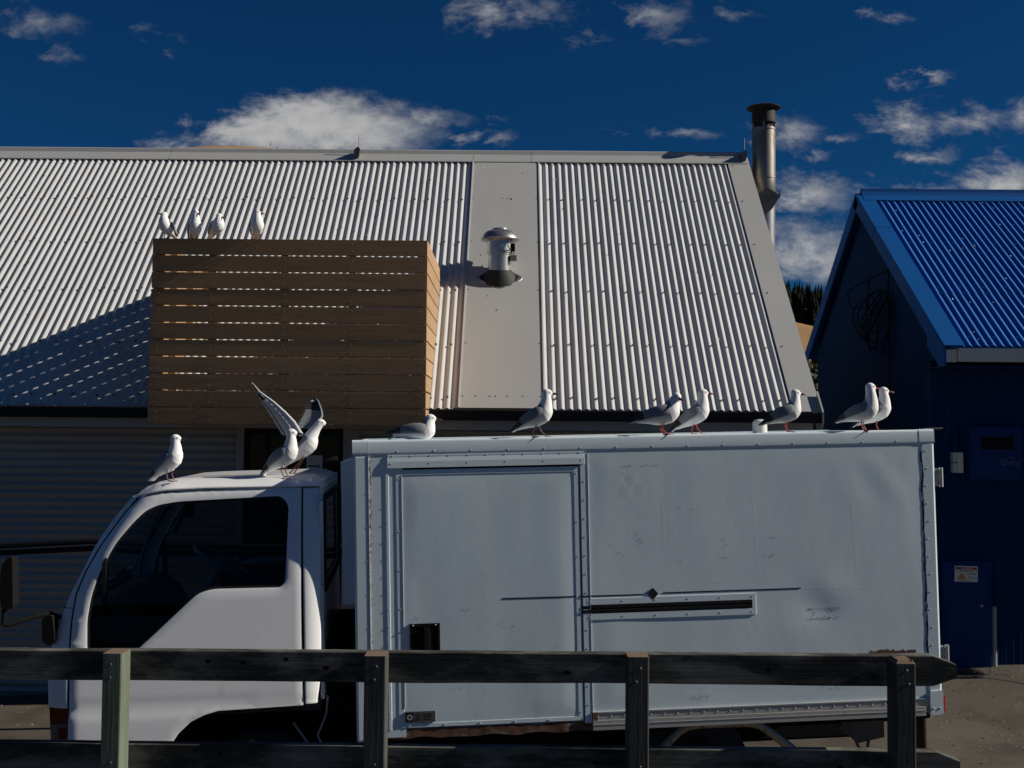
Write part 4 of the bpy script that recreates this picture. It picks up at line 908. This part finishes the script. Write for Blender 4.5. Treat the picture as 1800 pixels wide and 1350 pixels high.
# back wall with window
mb = MB()
for a, b, c, d in ((.06, 1.66, .86, 1.50), (.16, 1.56, 1.98, 2.10), (.11, .20, 1.50, 1.98), (1.52, 1.61, 1.50, 1.98)): mb.box(-.140, -.118, a, b, c, d, .004)
tp(mb, 'back_wall', m_cab, kind='stuff')
mb = MB(); mb.box(-.132, -.126, .20, 1.52, 1.50, 1.98); bw = tp(mb, 'back_glass', g_cab)
mb = MB(); 
for a, b, c, d in ((.14, 1.58, 1.455, 1.50), (.14, 1.58, 1.98, 2.02), (.14, .20, 1.50, 1.98), (1.52, 1.58, 1.50, 1.98)): mb.box(-.118, -.106, a, b, c, d, .004)
tp(mb, 'back_seal', m_black, bw, kind='stuff')
# interior
mb = MB(); mb.box(-1.55, -.14, .06, CW-.06, .80, .86); mb.box(-1.58, -1.54, .16, CW-.16, .62, 1.42); tp(mb, 'cab_floor', m_int, kind='stuff')
mb = MB(); mb.prism(rounded([(-1.54, 1.40), (-1.36, 1.43), (-1.22, 1.36), (-1.14, 1.20), (-1.20, 1.0), (-1.54, .95)], .03), 'y', .10, CW-.10); tp(mb, 'dashboard', m_int)
for y0, y1 in ((.14, .78), (.98, 1.58)):
    mb = MB(); mb.prism(rounded([(-.72, 1.10), (-.26, 1.06), (-.20, 1.10), (-.17, 1.50), (-.24, 1.57), (-.32, 1.54), (-.36, 1.22), (-.72, 1.22)], .04), 'y', y0, y1); mb.box(-.72, -.24, y0+.04, y1-.04, .86, 1.10); tp(mb, 'seat', m_int)
mb = MB(); mb.prism(rounded([(-.85, 1.10), (-.45, 1.08), (-.42, 1.42), (-.47, 1.50), (-.62, 1.52), (-.75, 1.42)], .06), 'y', .82, .96); tp(mb, 'console', m_int)
c0 = Vector((-.86, 1.22, 1.53)); ax = Vector((-.50, 0, -.86)).normalized(); e1 = Vector((0, 1, 0)); e2 = ax.cross(e1)
mb = MB(); mb.tube([c0+(e1*math.cos(a)+e2*math.sin(a))*.205 for a in [i*math.pi/18 for i in range(37)]], .015, 10, caps=False)
for a in (.2, 2.94, 4.71): mb.tube([c0+ax*.03, c0+(e1*math.cos(a)+e2*math.sin(a))*.20], .010, 6)
mb.tube([c0+ax*.02, c0+ax*.42], .022, 10); mb.ball(c0+ax*.015, .045, 10); tp(mb, 'steering_wheel', m_intl)
mb = MB(); mb.tube([(-1.12, 1.60, 1.92), (-1.16, 1.57, 1.86), (-1.22, 1.57, 1.76), (-1.24, 1.60, 1.70)], .012, 8); tp(mb, 'grab_handle', m_int)
mb = MB(); mb.box(-1.02, -1.0, .72, .98, 1.86, 1.93, .01); mb.tube([(-1.01, .85, 1.92), (-1.06, .85, 2.04)], .008, 6); tp(mb, 'rear_view_mirror', m_int)
# door mirrors
mr = MB(); mr.prism(rounded([(-1.848, 1.55), (-1.838, 1.68), (-1.805, 1.728), (-1.780, 1.728), (-1.776, 1.445), (-1.838, 1.452)], .02), 'y', -.10, .0)
mi_ = tp(mr, 'door_mirror', m_blackm)
mb = MB(); mb.tube([(-1.832, -.06, 1.452), (-1.838, -.06, 1.36), (-1.822, -.05, 1.352), (-1.70, .0, 1.388), (-1.63, .06, 1.395), (-1.58, .11, 1.36)], .013, 8); tp(mb, 'mirror_arm', m_blackm, mi_)
mr = MB(); mr.prism(rounded([(-1.655, 1.38), (-1.60, 1.395), (-1.585, 1.25), (-1.61, 1.222), (-1.655, 1.25)], .02), 'y', .0, .10); tp(mr, 'mirror_bracket', m_blackm, mi_)
mr = MB(); mr.prism(rounded([(-1.70, 1.40), (-1.66, 1.44), (-1.62, 1.44), (-1.60, 1.22), (-1.68, 1.20)], .02), 'y', 1.80, 1.95); mr.tube([(-1.63, 1.82, 1.3), (-1.56, 1.62, 1.3)], .012, 6); tp(mr, 'door_mirror', m_blackm)
# --- chassis
mb = MB()
for y in (.48, 1.20): mb.box(-1.5, 3.45, y, y+.07, .48, .62)
tp(mb, 'chassis_rail', m_blackm, kind='stuff')
mb = MB(); mb.box(.12, 3.46, .06, BW-.06, .60, .652); tp(mb, 'box_floor', m_blackm)
mb = MB(); mb.box(-1.1, .15, .35, 1.4, .45, .80); tp(mb, 'engine_block', m_blackm)
mb = MB(); mb.box(.55, 1.45, .22, .46, .28, .56, .03); tp(mb, 'fuel_tank', m_blackm)
mb = MB(); mb.box(.2, 1.72, 1.05, 1.55, .20, .62, .02); tp(mb, 'added_underbody_block', m_blackm)  # dark block added under the far side to keep the underbody black
mb = MB(); mb.box(2.46, 3.42, 1.15, 1.60, .20, .62, .02); tp(mb, 'added_underbody_block', m_blackm)  # second added block, hides the sunlit ground behind the rear wheel
mb = MB(); mb.box(1.70, 2.34, .75, .80, .1, .62); tp(mb, 'axle_housing', m_blackm)
mb = MB(); mb.grid(16, 3, lambda u, v: (-.48+.47*math.cos(math.pi*u), .05+.5*v, .36+.47*math.sin(math.pi*u))); tp(mb, 'wheel_arch', m_blackm)
mb = MB(); mb.box(-.12, .09, .20, 1.5, .45, 1.15, .02); tp(mb, 'air_intake', m_blackm)
def wheel(x, y, inner=0):
    gz0 = 0.35; mb = MB(); mb.lathe([(.21, -.09), (.30, -.095), (.335, -.075), (.345, -.03), (.345, .03), (.335, .075), (.30, .095), (.21, .09), (.20, 0.0), (.21, -.09)], (x, y, gz0), 36, axis='y'); t = tp(mb, 'wheel', m_tyre)
    mb = MB(); mb.lathe([(.0005, -.03), (.06, -.035), (.07, -.01), (.16, .0), (.19, -.05), (.212, -.085), (.212, .085), (.0005, .08)], (x, y, gz0), 28, axis='y'); tp(mb, 'rim', m_rim, t)
for x, y in ((-.48, .16), (-.48, 1.56), (2.02, .17), (2.02, 1.58)): wheel(x, y)
mb = MB(); mb.tube([(1.70, .075, .38), (1.84, .075, .501), (1.93, .075, .585), (1.98, .075, .612), (2.05, .075, .622), (2.35, .075, .620), (2.42, .075, .602), (2.48, .075, .56), (2.612, .075, .45), (2.75, .075, .335)], .027, 14); tp(mb, 'guard_tube', m_pipe)
mb = MB(); mb.box(3.44, 3.452, .1, .42, .33, .63); mb.box(3.39, 3.45, .22, .26, .56, .62); tp(mb, 'mud_flap', M('mud_flap', (.11, .06, .035), .8, var=.3))
mb = MB(); mb.tube([(2.98, .18, .60), (3.02, .16, .50), (3.05, .15, .42), (3.10, .15, .40), (3.12, .17, .46)], .010, 7); mb.prism([(3.0, .60), (3.25, .62), (3.25, .45), (3.08, .42), (2.97, .52)], 'y', .24, .26); tp(mb, 'rear_bracket', m_screw)
mb = MB(); mb.tube([(-.10, .06, .88), (-.11, .05, .78), (-.16, .05, .66), (-.13, .04, .60)], .006, 6); mb.tube([(-.30, .12, .72), (-.20, .10, .58)], .008, 6); tp(mb, 'loose_cable', m_grey)

# ------------------------------------------------------------------ fence
fence = thing('rail_fence', 'dark weathered two rail timber fence in front of the truck', 'fence', (0, 4.0, .62))
def rail(zl, zr, h, x1, nm):
    mb = MB(); n = 60
    xs_ = [-3.2+(x1+3.2)*i/n for i in range(n+1)]
    ch = .030
    v = []
    for i, xx in enumerate(xs_):
        zt_ = zl+(zr-zl)*(xx+1.77)/3.3+.0022*noise.noise((xx*2.2, zl*7, 0))+.0008*noise.noise((xx*23, 3, zl)); k = 1. if i < n else 0
        hh = h+.003*noise.noise((xx*1.7, 9, zl))
        c0_, c1_ = (0, 0) if i < n else (ch, ch*.9)
        v += [(xx, 4.0, zt_-hh+c1_), (xx, 4.0, zt_-.003-c0_), (xx, 4.003, zt_-c0_), (xx, 4.042, zt_-c0_), (xx, 4.045, zt_-.003-c0_), (xx, 4.045, zt_-hh+c1_)]
    f_ = [(6*i+k, 6*i+(k+1) % 6, 6*(i+1)+(k+1) % 6, 6*(i+1)+k) for i in range(n) for k in range(6)]
    mb.add(v, f_+[tuple(range(6)), tuple(range(6*n+5, 6*n-1, -1))], None, False)
    o = tp(mb, nm, m_fence, fence); o.matrix_parent_inverse = Matrix.Translation((0, -4.0, -.62)); fixn(o); return o
rail(1.584, 1.588, .104, 1.554, 'top_rail'); rail(1.264, 1.258, .112, 1.565, 'bottom_rail')
for i, (xc, wd, zt_) in enumerate(((-1.352, .066, 1.5915), (-.458, .074, 1.590), (.438, .072, 1.594), (1.346, .070, 1.590))):
    mb = MB(); a, b = xc-wd/2, xc+wd/2; y0, y1 = 3.905, 3.999
    bmx = bmesh.new(); bmesh.ops.create_cube(bmx, size=1)
    for q in bmx.verts: q.co = Vector(((a+b)/2+q.co.x*(b-a), (y0+y1)/2+q.co.y*(y1-y0), (.55+zt_)/2+q.co.z*(zt_-.55)))
    top_e = [e for e in bmx.edges if all(v_.co.z > zt_-.01 for v_ in e.verts)]; ver = [e for e in bmx.edges if abs(e.verts[0].co.z-e.verts[1].co.z) > .5]
    bmesh.ops.bevel(bmx, geom=ver, offset=.005, segments=2, profile=.5, affect='EDGES')
    if i == 3: bmesh.ops.bevel(bmx, geom=[e for e in bmx.edges if all(v_.co.z > zt_-.01 for v_ in e.verts) and len(e.link_faces) == 2], offset=.012, segments=1, affect='EDGES')
    mb.bm(bmx); o = tp(mb, 'post', [m_fpost if i == 0 else m_fpost2, m_fend], fence)
    for p in o.data.polygons: p.material_index = 1 if p.normal.z > .5 else 0
    o.matrix_parent_inverse = Matrix.Translation((0, -4.0, -.62))
mb = MB()
for xx, z in ((-1.05, 1.55), (-.78, 1.558), (-.93, 1.545), (-.64, 1.53), (.2, 1.52), (.9, 1.535), (1.15, 1.2), (-1.0, 1.235), (.3, 1.21)):
    r = random.uniform(.006, .010); mb.add([(xx+r*1.3*math.cos(a), 3.9985, z+r*math.sin(a)*random.uniform(.7, 1.1)) for a in [k*math.pi/5 for k in range(10)]], [tuple(range(10))])
o = tp(mb, 'knots', m_blackm, fence, kind='stuff'); o.matrix_parent_inverse = Matrix.Translation((0, -4.0, -.62))
mb = MB()
for xc in (-1.352, -.458, .438, 1.346):
    for z in (1.555, 1.51, 1.225, 1.175): mb.ball((xc+random.uniform(-.012, .012), 3.904, z), (.005, .002, .005), 8)
o = tp(mb, 'nail_heads', m_screw, fence, kind='stuff'); o.matrix_parent_inverse = Matrix.Translation((0, -4.0, -.62))

# ------------------------------------------------------------------ gulls
def remeshed(mb, name, voxel, it=5):
    me = mb.mesh('tmp', m_gullw, 0); o = bpy.data.objects.new('tmp', me); COL.objects.link(o)
    r = o.modifiers.new('r', 'REMESH'); r.mode = 'VOXEL'; r.voxel_size = voxel
    s_ = o.modifiers.new('s', 'SMOOTH'); s_.factor = .6; s_.iterations = it
    bpy.context.view_layer.update()
    out = bpy.data.meshes.new_from_object(o.evaluated_get(bpy.context.evaluated_depsgraph_get())); out.name = name
    bpy.data.objects.remove(o); out.polygons.foreach_set('use_smooth', [True]*len(out.polygons)); return out
def ring3(c, d, rv, rl, n=18, up=Vector((0, 0, 1))):
    d = d.normalized(); sd = d.cross(up)
    if sd.length < .05: sd = Vector((0, -1, 0))
    sd.normalize(); u_ = sd.cross(d); return [c+sd*rl*math.cos(2*math.pi*i/n)+u_*rv*math.sin(2*math.pi*i/n) for i in range(n)]
def gull(label, loc, yaw, phi=26, hip=(0, .115), head=(.052, .236), hyaw=0., hpit=0., scale=1., legs=True, bill=None, legm=None, spread=.024, stance=(0., 0.), wings=True, fat=1., tail_up=0., legbend=0.):
    t = thing('red_billed_gull', label, 'gull', loc, (0, 0, rad(yaw)), 'gulls perched on the truck and the slat screen'); t.scale = (scale,)*3
    ph = rad(phi); ax_ = Vector((math.cos(ph), 0, math.sin(ph))); nr = Vector((-math.sin(ph), 0, math.cos(ph))); Hp = Vector((hip[0], 0, hip[1])); Y1 = Vector((0, 1, 0))
    B = [(-.150, .006, .012), (-.118, .017, .024), (-.085, .030, .035), (-.045, .043, .045), (0, .052, .051), (.035, .053, .052), (.062, .046, .046), (.082, .030, .031), (.09, .012, .012)]
    mb = MB(); mb.loft([ring3(Hp+ax_*s_+nr*(-.006 if -.05 < s_ < .05 else 0), ax_, rv*fat, rl*fat) for s_, rv, rl in B])
    P0 = Hp+ax_*.045+nr*.006; H = Vector((head[0], 0, head[1])); ctrl = P0+Vector((.016, 0, .045)); L = []
    for k in range(9):
        q = k/8; L.append(P0*(1-q)**2+ctrl*2*q*(1-q)+(H-Vector((.003, 0, .004)))*q*q)
    rr_ = [.048, .046, .0425, .0385, .035, .0315, .0288, .0268, .0255]
    rings = []
    for k, p in enumerate(L):
        d = (L[min(k+1, 8)]-L[max(k-1, 0)]).normalized(); rings.append([p+Vector((d.z, 0, -d.x))*rr_[k]*fat*math.cos(a)+Y1*rr_[k]*fat*math.sin(a) for a in [2*math.pi*i/18 for i in range(18)]])
    mb.loft(rings)
    hd_ = Matrix.Rotation(rad(hyaw), 3, 'Z') @ Vector((math.cos(rad(hpit)), 0, math.sin(rad(hpit)))); hs = hd_.cross(Vector((0, 0, 1))).normalized(); hu = hs.cross(hd_)
    def hb(c, rx, ry, rz):
        R3 = Matrix((hd_, hs, hu)).transposed(); rs = []
        for i in range(9):
            a = -math.pi/2+math.pi*i/8; cr = max(.03, math.cos(a)); rs.append([c+R3 @ Vector((rx*math.sin(a), ry*cr*math.cos(b), rz*cr*math.sin(b))) for b in [2*math.pi*j_/16 for j_ in range(16)]])
        mb.loft(rs)
    hb(H, .030, .0245, .0255); hb(H+hd_*.016-hu*.002, .020, .0165, .0175)
    # thigh feathers
    if legs:
        for s_ in (-1, 1): mb.tube([Hp-Vector((0, 0, .02))+Y1*s_*.022, Vector((hip[0]+stance[0]*.3, s_*.022, hip[1]-.058))], [.024, .008], 10)
    me = remeshed(mb, 'body', .0042)
    me.materials.append(m_gullg)
    for p in me.polygons:
        c = Vector(p.center)-Hp; s_ = c.dot(ax_); n_ = c.dot(nr)
        if -.13 < s_ < .052 and n_ > .020+.010*abs(s_)*0 and p.normal.dot(nr) > .15 and n_ < .075: p.material_index = 1
    link('body', me, t)
    # tail
    mb = MB(); tx = lambda s_, n_, y: Hp+ax_*s_+nr*(n_+tail_up*max(0, (-s_-.10)))+Y1*y
    mb.add([tx(-.10, .006, -.020), tx(-.10, .006, .020), tx(-.178, .004, .027), tx(-.178, .004, -.027), tx(-.10, -.006, -.020), tx(-.10, -.006, .020), tx(-.176, -.001, .025), tx(-.176, -.001, -.025)], [(0, 1, 2, 3), (7, 6, 5, 4), (0, 3, 7, 4), (1, 5, 6, 2), (3, 2, 6, 7)], 0, False); fixn(mb.build('tail', m_gullw, t))
    if wings:
        for sg in (-1, 1):
            mb = MB(); rings = []; W = [(.060, .012, .006, .005, .86), (.048, .014, .020, .011, .86), (.02, .018, .029, .014, .86), (-.02, .021, .031, .014, .86), (-.06, .022, .027, .012, .86), (-.10, .020, .021, .010, .80), (-.135, .016, .014, .007, .55), (-.165, .013, .0075, .0045, .30), (-.192, .011, .002, .002, .22)]
            lat = [.030, .042, .051, .050, .044, .036, .030, .030, .030]
            for (s_, n_, hh, th, kf), la in zip(W, lat):
                c = Hp+ax_*s_+nr*n_+Y1*sg*la*kf*fat; rings.append([c+nr*hh*math.sin(a)+Y1*sg*(th*math.cos(a)-.010*math.sin(a)*(1 if hh > .02 else .3)) for a in [2*math.pi*i/14 for i in range(14)]])
            mb.loft(rings); wo_ = mb.build('wing', [m_gullg, m_gullb, m_gullw], t, sharp=70)
            for p in wo_.data.polygons:
                s_ = (Vector(p.center)-Hp).dot(ax_)
                p.material_index = 1 if s_ < -.108 else 0
                if -.108 < s_ < -.085 and p.center[2] < (Hp+ax_*s_).z+.012: p.material_index = 2
    mb = MB(); b0 = H+hd_*.028-hu*.004; mb.loft([[b0+hd_*s_+hu*(o_+rv*math.sin(a))+hs*rl*math.cos(a) for a in [2*math.pi*i/10 for i in range(10)]] for s_, rv, rl, o_ in ((-.004, .0090, .0075, 0), (.008, .0078, .0060, 0), (.022, .0066, .0050, -.0006), (.034, .0046, .0034, -.0022), (.042, .0010, .0010, -.0055))]); mb.build('bill', bill or m_beak, t)
    for sg in (-1, 1):
        mb = MB(); mb.ball(H+hd_*.0165+hs*sg*.0193+hu*.0045, .0038, 10); mb.build('eye', m_eye, t)
    if legs:
        for sg in (-1, 1):
            k = Vector((hip[0]+stance[0]*.3, sg*.022, hip[1]-.05)); ft = Vector((stance[0]+sg*stance[1], sg*spread, .0)); an = (k+ft)/2+Vector((-.010-legbend, 0, 0))
            mb = MB(); mb.tube([k, an, ft+Vector((0, 0, .004))], [.0040, .0036, .0036], 8); mb.ball(an, .0046, 8)
            toes = [ft+Vector((-.006, 0, .0035))]+[ft+Vector((.040*math.cos(a), .040*math.sin(a), .0015)) for a in (-.42, 0, .42)]
            for q in toes[1:]: mb.tube([ft+Vector((0, 0, .004)), q], [.0034, .0020], 6)
            mb.add([ft+Vector((0, 0, .003)), toes[1], ft+Vector((.030, -.0065, .0018)), toes[2], ft+Vector((.030, .0065, .0018)), toes[3]], [(0, 1, 2, 3), (0, 3, 4, 5)], None, False)
            mb.build('leg', legm or m_gleg, t)
    return t, Hp, ax_, nr
def roofz(x, y):
    for i in range(len(RE)-1):
        if RE[i][0] <= x <= RE[i+1][0]:
            zt_ = RE[i][1]+(RE[i+1][1]-RE[i][1])*(x-RE[i][0])/(RE[i+1][0]-RE[i][0]); zt_ -= .026*max(0, min(1, (zt_-2.062)/.06)); ed = cy(x, 2.07)-.006; v_ = (y-ed)/(CW-2*ed); q = min(1, min(v_, 1-v_)*CW/.26)
            return 2.062+(zt_-2.062)*(1-(1-q)**2.6)
    return 2.15
def on_box(x, y): return tw(x, y, BZ1+.0015 if y < .08 else BZ1-.002)
def on_cab(x, y): return tw(x, y, roofz(x, y)-.001)
YT = 5.4
gull('slim gull standing alone at the front of the cab roof', on_cab(-1.00, .25), YT-28, 42, (-.012, .118), (.022, .245), 25, 0, 1.02, bill=m_bdark, legm=m_glegd, spread=.026, fat=.94)
gull('gull standing on the cab roof beside the one with raised wings', on_cab(-.345, .27), YT-22, 40, (-.010, .118), (.030, .247), 20, 0, 1.05, bill=m_bdark, legm=m_glegd, spread=.026, fat=.94)
gull('gull resting on its belly at the front of the truck box', on_box(.440, .09), YT-6, 7, (0, .047), (.062, .122), 6, -2, 1.03, legs=False, bill=m_bdark, tail_up=-.35)
gull('gull standing above the side door of the truck box', on_box(1.137, .04), YT-16, 33, (-.006, .122), (.042, .252), 16, 0, 1.02, bill=m_bdark, legm=m_glegd, stance=(.0, .035), spread=.028)
gull('gull with lowered head turned aside on the truck box', on_box(1.877, .048), YT-10, 17, (-.004, .108), (.068, .198), -62, -12, 1.12, stance=(.01, .012), legbend=.008)
gull('tall gull standing close behind the one with lowered head', on_box(2.105, .15), YT-18, 37, (-.008, .120), (.034, .250), 18, 0, 1.0, legm=m_gleg, stance=(0, .03))
gull('gull with bright red legs standing by the white roof ventilator', on_box(2.630, .045), YT-6, 27, (-.004, .118), (.048, .240), 4, -3, .97, spread=.016)
gull('broad front gull of the close pair at the rear of the box', on_box(3.105, .045), YT-38, 24, (-.008, .116), (.034, .262), 36, -8, 1.0, fat=1.05)
gull('rear gull of the close pair at the rear of the box', on_box(3.245, .17), YT-24, 34, (-.008, .118), (.030, .250), 22, -3, .98)
TB = 4.0195
gull('gull turned to the left at the end of the slat screen top', (-3.030, 9.861, TB), -112, 34, (-.01, .112), (.028, .215), -25, 8, .98, bill=m_bdark, legm=m_glegd, fat=1.08)
gull('long necked gull looking down from the slat screen top', (-2.778, 9.861, TB), -62, 44, (-.012, .100), (.018, .238), 25, -24, 1.0, bill=m_bdark, legm=m_glegd)
gull('hunched gull with tucked neck on the slat screen top', (-2.585, 9.861, TB), -52, 30, (-.008, .115), (.036, .205), 25, -16, .98, bill=m_bdark, legm=m_glegd, fat=1.08)
gull('round gull standing apart on the slat screen top', (-2.236, 9.861, TB), -72, 34, (-.008, .115), (.026, .232), 62, -4, 1.0, legm=m_glegd, fat=1.1, spread=.03)
# gull lifting its wings
fg, Hp, ax_, nr = gull('gull with both wings raised about to leave the cab roof', on_cab(-.325, .42), YT-4, 46, (.078, .168), (.168, .312), 2, -6, 1.0, bill=m_bdark, legm=m_glegd, wings=False, stance=(.0, .01), spread=.016, legbend=-.012)
def poly_at(P, t):
    k = t*(len(P)-1); i = min(int(k), len(P)-2); q = k-i; return (P[i][0]+(P[i+1][0]-P[i][0])*q, P[i][1]+(P[i+1][1]-P[i][1])*q)
def raised_wing(lead, trail, sg, y0, y1, black_from, mirror, inner):
    mb = MB(); n = 24
    def P(p, t, c): return Vector((p[0], sg*(y0+(y1-y0)*t+.016*math.sin(math.pi*min(1, c))*(1-t)), p[1]))
    for i in range(n):
        t0, t1 = i/n, (i+1.35)/n; tm = (i+.6)/n
        a0, a1 = poly_at(lead, t0), poly_at(lead, min(1, t1)); b0_, b1_ = poly_at(trail, t0), poly_at(trail, min(1, t1)); off = sg*.0012*(i % 2)
        cs = [0, .35, .62, .80, .93, 1.03]
        for k in range(5):
            c0_, c1_ = cs[k], cs[k+1]; w0, w1 = (1, 1) if k < 4 else (1, .45)
            def mixp(a, b, c): return (a[0]+(b[0]-a[0])*c, a[1]+(b[1]-a[1])*c)
            q = [mixp(a0, b0_, c0_), mixp(a1, b1_, c0_), mixp(a1, b1_, c1_), mixp(a0, b0_, c1_)]
            if k == 4:
                m_ = ((q[2][0]+q[3][0])/2, (q[2][1]+q[3][1])/2); q[2] = (m_[0]+(q[2][0]-m_[0])*.4, m_[1]+(q[2][1]-m_[1])*.4); q[3] = (m_[0]+(q[3][0]-m_[0])*.4, m_[1]+(q[3][1]-m_[1])*.4)
            mi = inner
            if tm > black_from and (k >= 1 or mirror or tm > .9): mi = 1
            elif k == 3 and tm < black_from: mi = 3
            if k == 4: mi = (1 if mirror else (2 if tm > .35 and i % 2 else inner))
            if mirror and .80 < tm < .93 and k in (1, 2): mi = 2
            mb.add([P(q[0], t0, c0_)+Vector((0, off, 0)), P(q[1], t1, c0_)+Vector((0, off+sg*.001, 0)), P(q[2], t1, c1_)+Vector((0, off+sg*.001, 0)), P(q[3], t0, c1_)+Vector((0, off, 0))], [(0, 1, 2, 3)], mi, False)
    L = [P(poly_at(lead, k/10), k/10, 0) for k in range(11)]
    mb.tube(L, [.013-.0105*k/10 for k in range(11)], 8, inner)
    return mb
mgw2 = M('gull_underwing', (.52, .53, .54), .75, var=.12, vs_=(40, 40, 40))
mgw3 = M('gull_wing_dark_grey', (.17, .175, .185), .75)
lead = [(.062, .235), (.015, .315), (-.035, .371), (-.100, .432), (-.180, .492), (-.226, .548)]; trail = [(-.050, .235), (-.082, .290), (-.116, .350), (-.155, .412), (-.195, .476), (-.228, .546)]
raised_wing(lead, trail, -1, .030, .11, .66, False, 0).build('raised_wing', [mgw2, m_gullb, m_gullw, mgw3], fg, sharp=0)
lead = [(.120, .270), (.152, .320), (.168, .355), (.161, .392), (.142, .442), (.119, .466)]; trail = [(.015, .285), (.034, .330), (.050, .362), (.066, .406), (.082, .440), (.104, .463)]
raised_wing(lead, trail, 1, .030, .10, .56, True, 0).build('raised_wing', [m_gullg, m_gullb, m_gullw, mgw3], fg, sharp=0)
